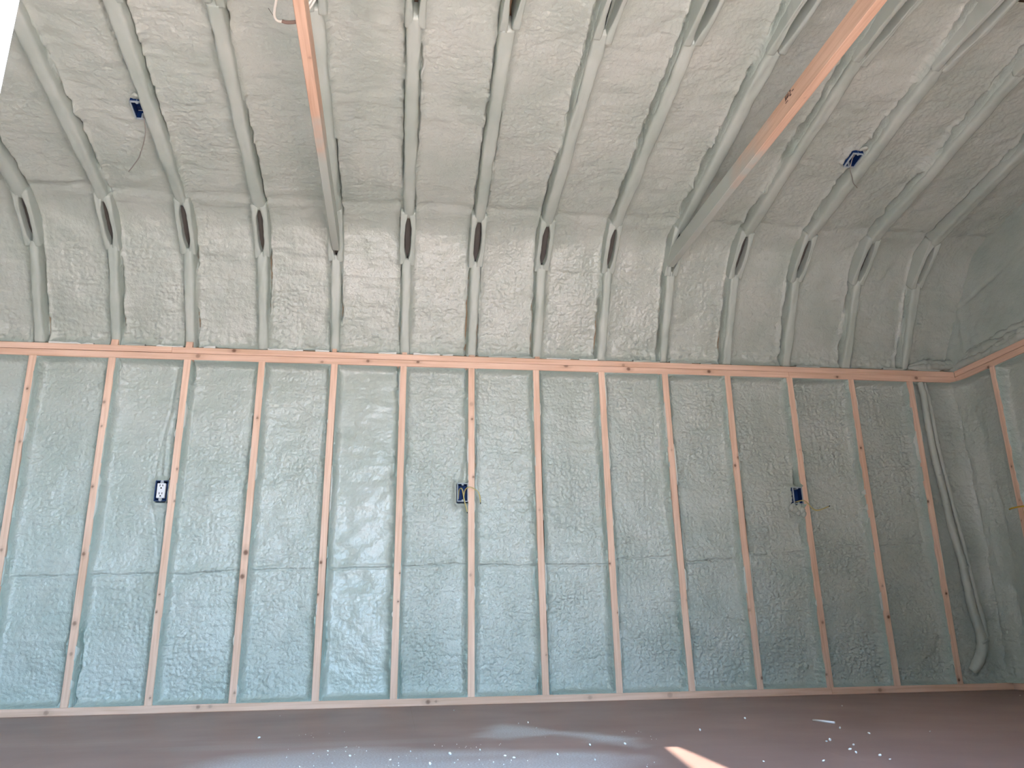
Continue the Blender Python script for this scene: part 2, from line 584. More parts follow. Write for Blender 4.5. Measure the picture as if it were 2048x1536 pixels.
def foam_height(X, Sg, eL, eR, eB, eT, rec, lip, seed, pebble, wrinkle=1.0, crack=(0, 0), seam=None, pockets=(), creases=(), soft=0.016, mound=0.026):
    """Height of a bay of foam over the plane of the stud faces (negative: recessed)."""
    wob = 0.010 * fbm(Sg * 9, X * 3 + seed, seed + 3) + 0.005 * fbm(Sg * 40, X * 8, seed + 5)
    near = lambda e, k: np.clip(e + wob * (1 + 0.3 * k) * sstep(0, .012, e), 0, None)
    parts = [near(eL, 0), near(eR, 1)]
    g = 1.0
    for e in parts:
        g = g * (1 - np.exp(-(e / soft) ** 1.5))
    for e in (eB, eT):
        if e is not None:
            g = g * (1 - np.exp(-((e + 0.4 * wob) .clip(0) / (soft * 0.9)) ** 1.5))
    lipv = lip + 0.012 * np.clip(fbm(Sg * 14, X * 0 + seed * 3.1, seed + 8), -0.4, 1)
    h = -lipv - (rec - lipv) * g
    h = h + g * (0.016 * fbm(X * 3.2, Sg * 2.6, seed + 11, 2) + 0.006 * fbm(X * 12, Sg * 14, seed + 12, 2))
    # pillowy pebbles, wider than tall on the walls, with creases between them
    wx = X + 0.010 * fbm(X * 30, Sg * 30, seed + 21, 2)
    wy = Sg + 0.010 * fbm(X * 30 + 7, Sg * 30, seed + 22, 2)
    v1 = voro(wx / 0.026, wy / 0.019, seed + 31)
    v2 = voro(wx / 0.0125, wy / 0.010, seed + 33)
    pm = pebble * (0.35 + 0.65 * sstep(-0.35, 0.35, fbm(X * 6, Sg * 4, seed + 41, 2)))
    gp = sstep(0.02, 0.6, g)
    h = h + gp * pm * (0.0130 * (0.55 - v1) + 0.0048 * (0.55 - v2))
    # long horizontal wrinkles where the gun passed
    h = h + gp * wrinkle * 0.0028 * fbm(X * 7, Sg * 42, seed + 51, 2)
    for k, e in enumerate((eL, eR)):
        if crack[k]:
            m = sstep(-0.15, 0.35, fbm(Sg * 3.3, Sg * 0 + k * 9.1, seed + 61 + k, 2) + crack[k] - 0.5)
            c0 = 0.0125 + 0.006 * fbm(Sg * 16, Sg * 0, seed + 67 + k, 2)
            h = h - 0.060 * m * np.exp(-((e - c0) / 0.0045) ** 2)
    if seam is not None:               # the ledge left between two lifts of foam
        x0, z0, x1, z1, amt = seam
        zc = z0 + (z1 - z0) * (X - x0) / (x1 - x0) + 0.006 * fbm(X * 14, X * 0, seed + 71, 3)
        d = Sg - zc
        m = g * amt * (0.45 + 0.55 * sstep(-.2, .3, fbm(X * 9, X * 0, seed + 73, 2)))
        h = h + m * (0.014 * np.exp(-((d - 0.006) / 0.008) ** 2) - 0.024 * np.exp(-((d + 0.004) / 0.0035) ** 2))
        h = h + m * 0.008 * np.exp(-(d / 0.012) ** 2) * (0.5 - voro(X / 0.011, Sg / 0.011, seed + 75)) * 2
        h = h + g * amt * 0.006 * sstep(-0.004, 0.02, d) * np.exp(-np.abs(d) / 0.2)
    for (pl, wd, dp) in creases:       # cable or crack running under the skin: polyline of (x, s)
        pl = np.array(pl)
        best = np.full(X.shape, 9.0)
        for (a, b) in zip(pl[:-1], pl[1:]):
            ab = b - a
            t = np.clip(((X - a[0]) * ab[0] + (Sg - a[1]) * ab[1]) / (ab @ ab), 0, 1)
            best = np.minimum(best, (X - a[0] - t * ab[0]) ** 2 + (Sg - a[1] - t * ab[1]) ** 2)
        best = np.sqrt(best) + 0.004 * fbm(X * 60, Sg * 60, seed + 81, 2)
        h = h + dp * np.exp(-(best / wd) ** 2)
    for (x0, x1, s0, s1) in pockets:   # hollow behind an electrical box, foam heaped around it
        dx = np.maximum(np.maximum(x0 - X, X - x1), 0)
        dy = np.maximum(np.maximum(s0 - Sg, Sg - s1), 0)
        d = np.sqrt(dx * dx + dy * dy)
        h = np.where(d < 0.002, -0.088, h + mound * np.exp(-(d / 0.022) ** 2) * (0.9 + 0.3 * fbm(X * 40, Sg * 40, seed + 85, 2)))
    return h, g


# profile of the roof, from the plate up the steep slope over the knee to the ridge
def roof_profile(step, blend=0.13):
    pts = np.array([FOOT, KNEE, RIDGE])
    ln = np.concatenate([[0], np.cumsum(np.linalg.norm(np.diff(pts, axis=0), axis=1))])
    fine = np.linspace(0, ln[-1], 1200)
    P = np.stack([np.interp(fine, ln, pts[:, k]) for k in (0, 1)], -1)
    T = np.gradient(P, axis=0)
    T /= np.linalg.norm(T, axis=1)[:, None]
    k = max(1, int(blend / (fine[1] - fine[0])))
    ker = np.hanning(2 * k + 1)
    ker /= ker.sum()
    Tp = np.pad(T, ((k, k), (0, 0)), mode='edge')
    T = np.stack([np.convolve(Tp[:, j], ker, 'valid') for j in (0, 1)], -1)
    T /= np.linalg.norm(T, axis=1)[:, None]
    Ps = np.stack([np.convolve(np.pad(P[:, j], k, mode='edge'), ker, 'valid') for j in (0, 1)], -1)
    wk = np.exp(-((fine - ln[1]) / 0.22) ** 4)[:, None]
    P = P * (1 - wk) + Ps * wk          # foam rounds the knee off
    return fine, P, T, ln


RF, RP, RTN, RLN = roof_profile(0.01)


def roof_point(s, h):
    """Point(s) on the roof, s along the profile from the plate, h metres towards the room."""
    y = np.interp(s, RF, RP[:, 0])
    z = np.interp(s, RF, RP[:, 1])
    ty = np.interp(s, RF, RTN[:, 0])
    tz = np.interp(s, RF, RTN[:, 1])
    return y - tz * h, z + ty * h


# ================================================================== STRUCTURE
floor = boxes('floor', [((XL - 0.12, YF - 0.10, -0.16), (XR + 0.12, 0.10, -0.020))], M_SHEATH)
tag(floor, kind='structure')

DUST_A = [(1.48, -1.66), (1.79, -1.545), (1.99, -1.52), (2.281, -1.70), (2.506, -1.725), (2.717, -1.875), (2.80, -2.0), (2.64, -2.35), (1.5, -2.35), (1.40, -1.95)]
DUST_B = [(2.29, -1.37), (2.403, -1.031), (2.499, -0.923), (2.571, -1.10), (2.699, -1.27), (2.849, -1.44), (2.927, -1.56), (2.90, -1.72), (2.79, -1.86), (2.699, -1.60), (2.603, -1.42), (2.422, -1.50)]


def inside_dist(X, Y, poly):
    """Signed distance to a polygon, positive inside."""
    poly = np.array(poly)
    d = np.full(X.shape, 1e9)
    ins = np.zeros(X.shape, bool)
    for a, b in zip(poly, np.roll(poly, -1, axis=0)):
        ab = b - a
        t = np.clip(((X - a[0]) * ab[0] + (Y - a[1]) * ab[1]) / (ab @ ab), 0, 1)
        d = np.minimum(d, (X - a[0] - t * ab[0]) ** 2 + (Y - a[1] - t * ab[1]) ** 2)
        c = ((a[1] > Y) != (b[1] > Y)) & (X < (b[0] - a[0]) * (Y - a[1]) / (b[1] - a[1] + 1e-12) + a[0])
        ins ^= c
    return np.where(ins, 1, -1) * np.sqrt(d)


# floor sheets 4 x 8 feet, laid across the shed in staggered rows
gap = 0.0003
rows = [(0.0, 0.09), (-1.22, 0.0), (-2.44, -1.22), (-3.66, -2.44), (YF - 0.10, -3.66)]
rows = [(-1.16, 0.09), (-2.38, -1.16), (-3.60, -2.38), (YF - 0.10, -3.60)]
for k, (y0, y1) in enumerate(rows):
    x = 0.9 - 2.44 - (0.0 if k % 2 else 1.22)
    while x < XR + 0.1:
        xa, xb = max(x, XL - 0.12), min(x + 2.44, XR + 0.12)
        x += 2.44
        if xb - xa < 0.05:
            continue
        st = 0.02 if k < 2 else 0.2
        us = np.linspace(xa + gap, xb - gap, int((xb - xa) / st) + 1)
        vs = np.linspace(y0 + gap, y1 - gap, int((y1 - y0) / st) + 1)
        us = np.concatenate([[us[0], us[0]], us, [us[-1], us[-1]]])
        vs = np.concatenate([[vs[0], vs[0]], vs, [vs[-1], vs[-1]]])
        X, Y = np.meshgrid(us, vs)
        Z = np.zeros_like(X) - 0.0
        Z[:, :1] = Z[:, -1:] = -0.0004
        Z[:1] = Z[-1:] = -0.0004
        Z[1:-1, 1:2] -= 0.0
        Z[1:-1, -2:-1] -= 0.0
        Z[1:2, 1:-1] -= 0.0
        Z[-2:-1, 1:-1] -= 0.0
        wx, wy = X + 0.05 * fbm(X * 9, Y * 9, 5), Y + 0.05 * fbm(X * 9, Y * 9, 6)
        D = 1.0 * sstep(-0.05, 0.16, inside_dist(wx, wy, DUST_A)) * (0.55 + 0.6 * vn(X * 3, Y * 9, 9))
        D = np.maximum(D, 0.95 * sstep(-0.02, 0.09, inside_dist(wx, wy, DUST_B)) * (0.5 + 0.6 * vn(X * 5, Y * 9, 19)))
        far = np.clip((-Y - 0.9) / 1.3, 0, 1) * sstep(-0.1, 0.5, fbm(X * 1.3, Y * 7, 23, 3)) * 0.42 * sstep(0.3, 2.0, 3.6 - X)
        D = np.clip(np.maximum(D, far) + 0.05 * np.clip(fbm(X * 2, Y * 8, 29, 3), 0, 1), 0, 1)
        link('floor_panel', grid_mesh('floor_panel', np.stack([X, Y, Z], -1), {'dust': D}), M_FLOOR, floor)

# long wall: sheathing behind the studs
wall_back = boxes('wall_back', [((XL - 0.12, 0.089, -0.02), (XR + 0.12, 0.115, H_PLATE))], M_SHEATH)
tag(wall_back, kind='structure')
wall_right = boxes('wall_right', [((XR + 0.089, YF - 0.1, -0.02), (XR + 0.12, 0.115, H_PLATE))], M_SHEATH)
tag(wall_right, kind='structure')
wall_left = boxes('wall_left', [((XL - 0.12, YF - 0.1, -0.02), (XL - 0.089, 0.115, H_PLATE))], M_SHEATH)
tag(wall_left, kind='structure')
WX0, WX1, WZ0, WZ1 = -0.1, 1.45, 0.62, 1.80          # unseen window added left of the door to brighten the left bays
wall_front = boxes('wall_front', [((XL - 0.12, YF - 0.115, -0.02), (WX0, YF, H_PLATE)), ((WX1, YF - 0.115, -0.02), (DOOR_X0 - 0.021, YF, H_PLATE)),
                                  ((WX0, YF - 0.115, -0.02), (WX1, YF, WZ0)), ((WX0, YF - 0.115, WZ1), (WX1, YF, H_PLATE)),
                                  ((DOOR_X1 + 0.021, YF - 0.115, -0.02), (XR + 0.12, YF, H_PLATE)),
                                  ((DOOR_X0 - 0.021, YF - 0.115, DOOR_H), (DOOR_X1 + 0.021, YF, H_PLATE))], M_COAT)
tag(wall_front, kind='structure')


def gable(name, x0, x1, parent):
    """Gable above the plates: the shed's section extruded."""
    o = 0.13
    pts = [(0.115, H_PLATE), (FOOT[0] + 0.09, FOOT[1]), (KNEE[0] + 0.07, KNEE[1] + 0.115), (RIDGE[0], RIDGE[1] + o),
           (2 * RIDGE[0] - KNEE[0] - 0.07, KNEE[1] + 0.115), (2 * RIDGE[0] - FOOT[0] - 0.09, FOOT[1]), (YF - 0.115, H_PLATE)]
    bm = bmesh.new()
    a = [bm.verts.new((x0, y, z)) for y, z in pts]
    b = [bm.verts.new((x1, y, z)) for y, z in pts]
    bm.faces.new(a)
    bm.faces.new(b[::-1])
    for i in range(len(pts)):
        j = (i + 1) % len(pts)
        bm.faces.new((a[i], b[i], b[j], a[j]))
    return bm_obj(name, bm, M_SHEATH, parent)


gable('gable_sheathing', XR + 0.089, XR + 0.12, wall_right)
gable('gable_sheathing', XL - 0.12, XL - 0.089, wall_left)

# roof shell with an added, unseen slot on the door side for the sun strip
o = 0.13
outer = [(FOOT[0] + 0.10, FOOT[1] - 0.02), (KNEE[0] + 0.065, KNEE[1] + 0.105), (RIDGE[0], RIDGE[1] + o)]
front = [(2 * RIDGE[0] - y, z) for y, z in outer[::-1]]
bm = bmesh.new()


def slab(bm, xa, xb, p, q, th=0.02):
    t = Vector((0, q[0] - p[0], q[1] - p[1])).normalized()
    n = Vector((0, -t.z, t.y))
    if n.z < 0:
        n = -n
    vs = []
    for x in (xa, xb):
        for (y, z) in (p, q):
            vs.append(bm.verts.new((x, y, z)))
            vs.append(bm.verts.new(Vector((x, y, z)) + n * th))
    for f in ((0, 1, 3, 2), (4, 6, 7, 5), (0, 4, 5, 1), (2, 3, 7, 6), (0, 2, 6, 4), (1, 5, 7, 3)):
        bm.faces.new([vs[i] for i in f])


xa, xb = XL - 0.13, XR + 0.13
slab(bm, xa, xb, outer[0], outer[1])
slab(bm, xa, xb, outer[1], outer[2])
slab(bm, xa, xb, front[0], front[1])
# steep slope over the door: pierced by an added opening, tapered to shape the sun strip
kf, ff = np.array(front[1]), np.array(front[2])


def prism(bm, xt, th=0.02):
    t = ff - kf
    n = np.array([t[1], -t[0]]) / np.linalg.norm(t) * th
    if n[1] < 0:
        n = -n
    a = [bm.verts.new((x, *(kf + t * k))) for x, k in xt]
    b = [bm.verts.new((x, *(kf + t * k + n))) for x, k in xt]
    bm.faces.new(a)
    bm.faces.new(b[::-1])
    for i in range(len(a)):
        j = (i + 1) % len(a)
        bm.faces.new((a[i], b[i], b[j], a[j]))


def sun_slot_k(y0):          # where the sun ray that lands at y0 on the floor crosses the slope
    tn = math.tan(SUN_EL)
    t = ff - kf
    k = (tn * (y0 - kf[0]) - kf[1]) / (t[1] + tn * t[0])
    p_ = kf + t * k
    return k, (y0 - p_[0]) * SUN_AZ_DX


k0, o0 = sun_slot_k(-1.80)
k1, o1 = sun_slot_k(-2.40)
v0, v1, v2, v3 = (2.905 - o0, k0), (2.945 - o0, k0), (2.930 - o1, k1), (2.815 - o1, k1)
prism(bm, [(xa, 0), (xb, 0), (xb, k0), (xa, k0)])
prism(bm, [(xa, k1), (xb, k1), (xb, 1.0), (xa, 1.0)])
prism(bm, [(xa, k0), v0, v3, (xa, k1)])
prism(bm, [v1, (xb, k0), (xb, k1), v2])
ceiling = bm_obj('ceiling', bm, M_SHEATH)
tag(ceiling, kind='structure')
# unseen sheet added over the slot: passes part of the sun, dimming the strip
sm = bpy.data.materials.new('sun filter')
sm.use_nodes = True
gn, gl = sm.node_tree.nodes, sm.node_tree.links
gn.clear()
go, gx, gt, gg = gn.new('ShaderNodeOutputMaterial'), gn.new('ShaderNodeMixShader'), gn.new('ShaderNodeBsdfTransparent'), gn.new('ShaderNodeBsdfDiffuse')
gg.inputs['Color'].default_value = (0.05, 0.05, 0.05, 1)
gx.inputs[0].default_value = 0.74
gl.new(gt.outputs[0], gx.inputs[1])
gl.new(gg.outputs[0], gx.inputs[2])
gl.new(gx.outputs[0], go.inputs[0])
bm = bmesh.new()
t_ = ff - kf
nn_ = np.array([t_[1], -t_[0]]) / np.linalg.norm(t_) * .026
if nn_[1] < 0:
    nn_ = -nn_
bm.faces.new([bm.verts.new((x, *(kf + t_ * k + nn_))) for x, k in ((v0[0] - .03, k0 - .03), (v1[0] + .03, k0 - .03), (v2[0] + .03, k1 + .03), (v3[0] - .03, k1 + .03))])
bm_obj('sun_slot_filter', bm, sm, ceiling)

ground = boxes('ground', [((-30, -45, -0.62), (35, YF - 0.115, -0.5))], M_GROUND)
tag(ground, kind='structure')

sky_blocker = boxes('sky_blocker', [((-14, -22, -0.5), (-0.7, -5.8, 4.5))], plain('dark hedge', (0.03, 0.045, 0.02), 0.9))  # unseen dark block added to cut daylight towards the right end
tag(sky_blocker, kind='structure')

window = empty('added_window', (WX0, YF, WZ0))
tag(window, kind='structure')
bpy.context.view_layer.update()
t = 0.04
boxes('window_frame', [((WX0, YF - .11, WZ0), (WX0 + t, YF, WZ1)), ((WX1 - t, YF - .11, WZ0), (WX1, YF, WZ1)), ((WX0 + t, YF - .11, WZ0), (WX1 - t, YF, WZ0 + t)),
                       ((WX0 + t, YF - .11, WZ1 - t), (WX1 - t, YF, WZ1)), (((WX0 + WX1) / 2 - .02, YF - .08, WZ0 + t), ((WX0 + WX1) / 2 + .02, YF - .03, WZ1 - t))], M_WHITE, window)
gm = bpy.data.materials.new('window glass')
gm.use_nodes = True
gn, gl = gm.node_tree.nodes, gm.node_tree.links
gn.clear()
go, gx, gt, gg = gn.new('ShaderNodeOutputMaterial'), gn.new('ShaderNodeMixShader'), gn.new('ShaderNodeBsdfTransparent'), gn.new('ShaderNodeBsdfGlossy')
gg.inputs['Roughness'].default_value = 0.02
gx.inputs[0].default_value = 0.07
gl.new(gt.outputs[0], gx.inputs[1])
gl.new(gg.outputs[0], gx.inputs[2])
gl.new(gx.outputs[0], go.inputs[0])
for xx0, xx1 in ((WX0 + t, (WX0 + WX1) / 2 - .02), ((WX0 + WX1) / 2 + .02, WX1 - t)):
    boxes('window_pane', [((xx0, YF - .058, WZ0 + t), (xx1, YF - .054, WZ1 - t))], gm, window)

# white door casing and jamb beside the camera
door = empty('door_1', (DOOR_X0, YF, 0))
tag(door, kind='structure')
boxes('door_jamb', [((DOOR_X0 - 0.02, YF - 0.125, 0), (DOOR_X0 + 0.0, YF + 0.006, DOOR_H))], M_WHITE, door, 0.002)
boxes('door_jamb', [((DOOR_X1, YF - 0.125, 0), (DOOR_X1 + 0.02, YF + 0.006, DOOR_H))], M_WHITE, door, 0.002)
boxes('door_leaf', [((DOOR_X0 - 0.05, YF - 1.12, 0.01), (DOOR_X0 - 0.008, YF - 0.15, DOOR_H - .01))], M_WHITE, door, 0.002)
boxes('door_head', [((DOOR_X0, YF - 0.125, DOOR_H - 0.02), (DOOR_X1, YF + 0.006, DOOR_H))], M_WHITE, door, 0.002)
boxes('door_casing', [((DOOR_X0 - 0.11, YF - 0.145, -0.02), (DOOR_X0 - 0.004, YF - 0.118, DOOR_H + 0.1))], M_WHITE, door, 0.002)
boxes('door_casing', [((DOOR_X1 + 0.004, YF - 0.145, -0.02), (DOOR_X1 + 0.11, YF - 0.118, DOOR_H + 0.1))], M_WHITE, door, 0.002)

# ------------------------------------------------------------------ foam on the long wall
SEAM = {-1: (0.019, 0.676, 0.36, 0.682, .25), 0: (0.019, 0.678, 0.359, 0.684, .9), 1: (0.507, 0.688, 0.733, 0.690, 1.0), 2: (0.936, 0.691, 1.166, 0.706, .9),
        3: (1.297, 0.710, 1.614, 0.714, .8), 4: (1.614, 0.714, 2.02, 0.721, .8), 5: (2.075, 0.723, 2.409, 0.736, .9),
        6: (2.494, 0.735, 2.808, 0.726, 1.0), 7: (2.894, 0.731, 3.187, 0.730, 1.0), 8: (3.307, 0.766, 3.578, 0.774, .7),
        9: (3.727, 0.745, 4.036, 0.765, 1.0), 10: (4.132, 0.785, 4.449, 0.799, .8), 11: (4.549, 0.825, 4.777, 0.837, .6),
        12: (4.939, 0.831, 5.275, 0.858, .9), 13: None}
PEB = {-3: .6, -2: .6, -1: .7, 0: .75, 1: .65, 2: .75, 3: .8, 4: .25, 5: 1.0, 6: 1.0, 7: 1.0, 8: 1.2, 9: 1.4, 10: 1.5, 11: 1.5, 12: 1.4, 13: .8}
BOXES = {1: (0.723, 0.7895, 1.068, 1.178), 5: (2.362, 2.4215, 1.072, 1.182), 10: (4.3915, 4.4495, 1.074, 1.176)}
CREASE = {1: [([(0.745, 1.83), (0.735, 1.60), (0.705, 1.40), (0.69, 1.20)], 0.006, -0.008),
              ([(0.765, 1.83), (0.757, 1.60), (0.735, 1.42), (0.75, 1.19)], 0.010, 0.010),
              ([(0.70, 1.05), (0.735, 0.90), (0.765, 0.74)], 0.005, -0.008)],
          2: [([(0.855, 1.78), (0.86, 1.3), (0.85, 0.9)], 0.005, -0.009)],
          3: [([(1.28, 1.63), (1.45, 1.63), (1.55, 1.57)], 0.006, -0.006), ([(1.595, 1.75), (1.585, 1.5), (1.57, 1.3)], .005, -.007)],
          5: [([(2.405, 1.30), (2.40, 1.22), (2.375, 1.18)], 0.012, 0.020)],
          6: [([(2.79, 1.8), (2.80, 1.4), (2.815, 1.0)], 0.004, -0.008)],
          8: [([(3.62, 1.3), (3.63, 1.1)], 0.005, -0.010)],
          9: [([(3.74, 0.66), (3.80, 0.50), (3.88, 0.43), (4.03, 0.40)], 0.006, -0.009)],
          10: [([(4.14, 0.44), (4.3, 0.455), (4.41, 0.45)], 0.006, -0.007)]}


def stud_x(i, z):
    if i < 0:
        return i * S + 0 * np.asarray(z, float)
    a, b = STUD_X[i]
    return b + (a - b) * np.asarray(z, float) / H_STUD


for i in range(-3, 14):
    zlo, zhi = 0.038, H_STUD
    step = 0.0054 if i >= -1 else 0.03
    zs = span(zhi - zlo, step) + zlo
    xl = stud_x(i, zs) + 0.019
    if i < 13:
        xr = stud_x(i + 1, zs) - 0.019
    else:
        xr = np.full(len(zs), XR + 0.085)
    if i == -3:
        xl = np.full(len(zs), XL - 0.05)
    wmean = float(np.mean(xr - xl))
    es = span(wmean, step, True, i < 13) / wmean
    X = xl[:, None] + es[None] * (xr - xl)[:, None]
    Z = np.broadcast_to(zs[:, None], X.shape)
    eL = X - xl[:, None]
    eR = xr[:, None] - X
    if i == 13:
        eR = eR + 0.3
    rgrad = PEB[i] * (0.8 + 0.5 * sstep(0.9, 0.1, Z))
    h, g = foam_height(X, Z, eL, eR, Z - zlo, zhi - Z, 0.064, 0.006, 100 + i * 7, rgrad, 1.0 if i != 4 else 0.5,
                       (0.15, 0.15), SEAM.get(i), [BOXES[i]] if i in BOXES else (), CREASE.get(i, ()), 0.015, 0.026 if i == 1 else 0.050)
    if i == 13:      # corner bay: rounded into the end wall, lumpy verticals
        r = sstep(0.14, 0.0, (xr[:, None] - X))
        h = h + 0.05 * r + r * 0.018 * fbm(X * 30, Z * 5, 77, 3)
        h = h + 0.012 * sstep(0.20, 0.05, Z) * (0.6 - voro(X / 0.04, Z / 0.035, 78)) * 2
    P = np.stack([X, -h, Z], -1)
    me = grid_mesh('foam_panel', P, {'rough': np.clip(rgrad, 0, 1.3), 'film': 1 - sstep(0.0, 0.95, g)})
    link('foam_panel', me, M_FOAM, wall_back)

# lumps of foam that squeezed out under the right-hand box
lumps = [(4.372, 1.052, .016), (4.390, 1.040, .017), (4.412, 1.048, .015), (4.431, 1.034, .018), (4.405, 1.022, .014), (4.382, 1.060, .014),
         (4.440, 1.016, .014), (4.420, 1.062, .010)]
for (x, z, r) in lumps:
    bm = bmesh.new()
    bmesh.ops.create_icosphere(bm, subdivisions=3, radius=r * 1.2)
    for v in bm.verts:
        n = float(fbm(np.array(v.co.x * 60 + x * 50), np.array(v.co.y * 60 + v.co.z * 45), 5, 2))
        v.co *= 1 + 0.25 * n
        v.co.z *= 1.15
        v.co += Vector((x, -0.004, z))
    bm_obj('foam_lump', bm, M_COAT, wall_back, smooth=True)

# ------------------------------------------------------------------ foam on the roof
STOT = RLN[-1]
SK = RLN[1]


def truss_x(i):
    off = {0: -.007, 4: .006, 5: .010, 6: .007, 9: -.008, 12: .006, 13: .006}
    return i * S + off.get(i, 0.0)


RPEB = {-3: .4, -2: .4, -1: .45, 0: .5, 1: .5, 2: .6, 3: .6, 4: .6, 5: .55, 6: .6, 7: .55, 8: .55, 9: .5, 10: .5, 11: .5, 12: .45, 13: .45}
WRK = {0: .7, 1: .9, 2: 1.3, 3: 1.1, 4: .9, 5: .4, 6: .5}
RBOX_L = (0.736, 0.802, None, None)
RBOX_R = (4.385, 4.449, None, None)


def s_of_y(y):
    return SK + (KNEE[0] - y) / (KNEE[0] - RIDGE[0]) * (STOT - SK)


BOX_SL = (s_of_y(-1.024), s_of_y(-1.126))
BOX_SR = (s_of_y(-1.026), s_of_y(-1.124))
for i in range(-3, 14):
    step = 0.0062 if i >= -1 else 0.04
    ss = span(STOT, step, True, False)
    xa = truss_x(i) + 0.021
    xb = truss_x(i + 1) - 0.021 if i < 13 else XR + 0.06
    if i == -3:
        xa = XL - 0.05
    es = span(xb - xa, step)
    X, Sg = np.meshgrid(xa + es, ss)
    eL, eR = X - xa, xb - X
    if i == 13:
        eR = eR + 0.4
    rg = RPEB[i] * (0.9 + 0.35 * sstep(0.8, 0.1, Sg)) + 0 * X
    pk = []
    cr = []
    if i == 1:
        pk = [(0.729, 0.785, BOX_SL[0], BOX_SL[1])]
        xm = xb - 0.05
        cr = [([(xb - .030, 2.3), (xb - .045, 1.9), (xb - .03, 1.7)], .006, -.020)]
    if i == 10:
        pk = [(4.383, 4.439, BOX_SR[0], BOX_SR[1])]
    side = (0.45 if i >= 4 else 0.85, 1.0 if i >= 4 else 0.6)
    h, g = foam_height(X, Sg, eL, eR, Sg + 0.004, None, 0.066, 0.026, 400 + i * 7, rg, WRK.get(i, .7), side, None, pk, cr, 0.017, 0.014)
    # thicker fillet of foam at the knee, with a step line on it
    kx = 0.02 * fbm(X * 5, X * 0, 410 + i, 2)
    h = h + g * (0.016 * np.exp(-((Sg - SK - kx) / 0.13) ** 2) - 0.010 * np.exp(-((Sg - SK - 0.16 - kx) / 0.03) ** 2))
    # lumpy roll where the foam meets the plate
    lo = sstep(0.13, 0.02, Sg)
    h = h + lo * (0.012 + 0.022 * fbm(X * 12, Sg * 22, 420 + i, 3) + 0.012 * (0.55 - voro(X / 0.035, Sg / 0.03, 430 + i)))
    y, z = roof_point(Sg, h)
    me = grid_mesh('foam_panel', np.stack([X, y, z], -1), {'rough': np.clip(rg, 0, 1.2), 'film': 0.5 * (1 - sstep(0.0, 0.9, g))})
    link('foam_panel', me, M_FOAM_ROOF, ceiling)
    # door-side half of the same bay, outside the picture: coarse
    pieces = [(xa, xb, 0, STOT)]
    if i == 6:
        pieces = [(xa, 2.535, 0, SK), (2.715, xb, 0, SK), (xa, xb, SK, STOT)]
    for (xa, xb, sa, sb) in pieces:
        ss2 = np.linspace(sa, sb, 50)
        X2, S2 = np.meshgrid(np.linspace(xa, xb, 9), ss2)
        y2, z2 = roof_point(S2, -0.06 + 0.012 * fbm(X2 * 4, S2 * 4, 500 + i, 2))
        me = grid_mesh('foam_panel', np.stack([X2, 2 * RIDGE[0] - y2, z2], -1), {'rough': 0.4 + 0 * X2, 'film': 0 * X2}, flip=True)
        link('foam_panel', me, M_FOAM_ROOF, ceiling)

# pale flakes of foam left along the edges of the studs
for i in range(0, 14):
    r = random.Random(300 + i)
    for k in range(7):
        sgn = 1 if r.random() < (0.7 if i not in (12, 13) else .4) else -1
        z0 = r.uniform(.06, 1.7)
        ln = r.choice((r.uniform(.03, .08), r.uniform(.08, .28)))
        zz = np.linspace(z0, min(z0 + ln, 1.86), max(4, int(ln / .012)))
        prof = np.array([(0.0, .030), (-.0015, .006), (0.0005, -.0015), (.004, -.003), (.0075, .002), (.009, .030)])
        wv = 0.55 + 0.6 * vn(zz * 40, zz * 0 + i * 5 + k, 320 + i)
        wv = wv * sstep(0, .15, np.linspace(0, 1, len(zz))) * sstep(0, .15, np.linspace(1, 0, len(zz))) + .05
        X = stud_x(i, zz)[:, None] + sgn * (0.0178 + prof[:, 0][None] * wv[:, None])
        Y = np.broadcast_to(prof[:, 1][None], X.shape) + 0.002 * fbm(zz * 30, zz * 0 + k, 340 + i, 2)[:, None]
        Z = np.broadcast_to(zz[:, None], X.shape)
        link('foam_flake', grid_mesh('foam_flake', np.stack([X, Y, Z], -1), {'rough': 0.2, 'film': 0.3}), M_FLAKE if r.random() < .5 else M_COAT, wall_back)

# foam left in thin slabs on top of the plate, between the truss feet
for i in range(0, 14):
    xa = truss_x(i) + 0.03
    xb = (truss_x(i + 1) if i < 13 else 5.55) - 0.03
    r = random.Random(40 + i)
    x = xa + r.uniform(0, .08)
    while x < xb - 0.05:
        ln = min(r.uniform(.06, .26), xb - x)
        n = max(3, int(ln / 0.012))
        xs = np.linspace(x, x + ln, n)
        prof = np.array([(0.05, 0.0), (0.012, 0.0), (0.006, 0.003), (0.004, 0.008), (0.010, 0.012), (0.05, 0.016)])
        yy = prof[:, 0][None] + 0.008 * fbm(xs * 30, xs * 0 + i, 60 + i, 2)[:, None] * (prof[:, 0][None] < .04)
        zz = H_PLATE - 0.001 + prof[:, 1][None] * (1 + 0.7 * fbm(xs * 26, xs * 0 + 3, 61 + i, 2)[:, None])
        P = np.stack([np.broadcast_to(xs[:, None], yy.shape), yy, zz], -1)
        if r.random() < 0.62:
            link('foam_lip', grid_mesh('foam_lip', P, {'rough': 0.2, 'film': 0.0}, flip=True), M_CRUMB if r.random() < .5 else M_COAT, ceiling)
        x += ln + r.uniform(.01, .10)

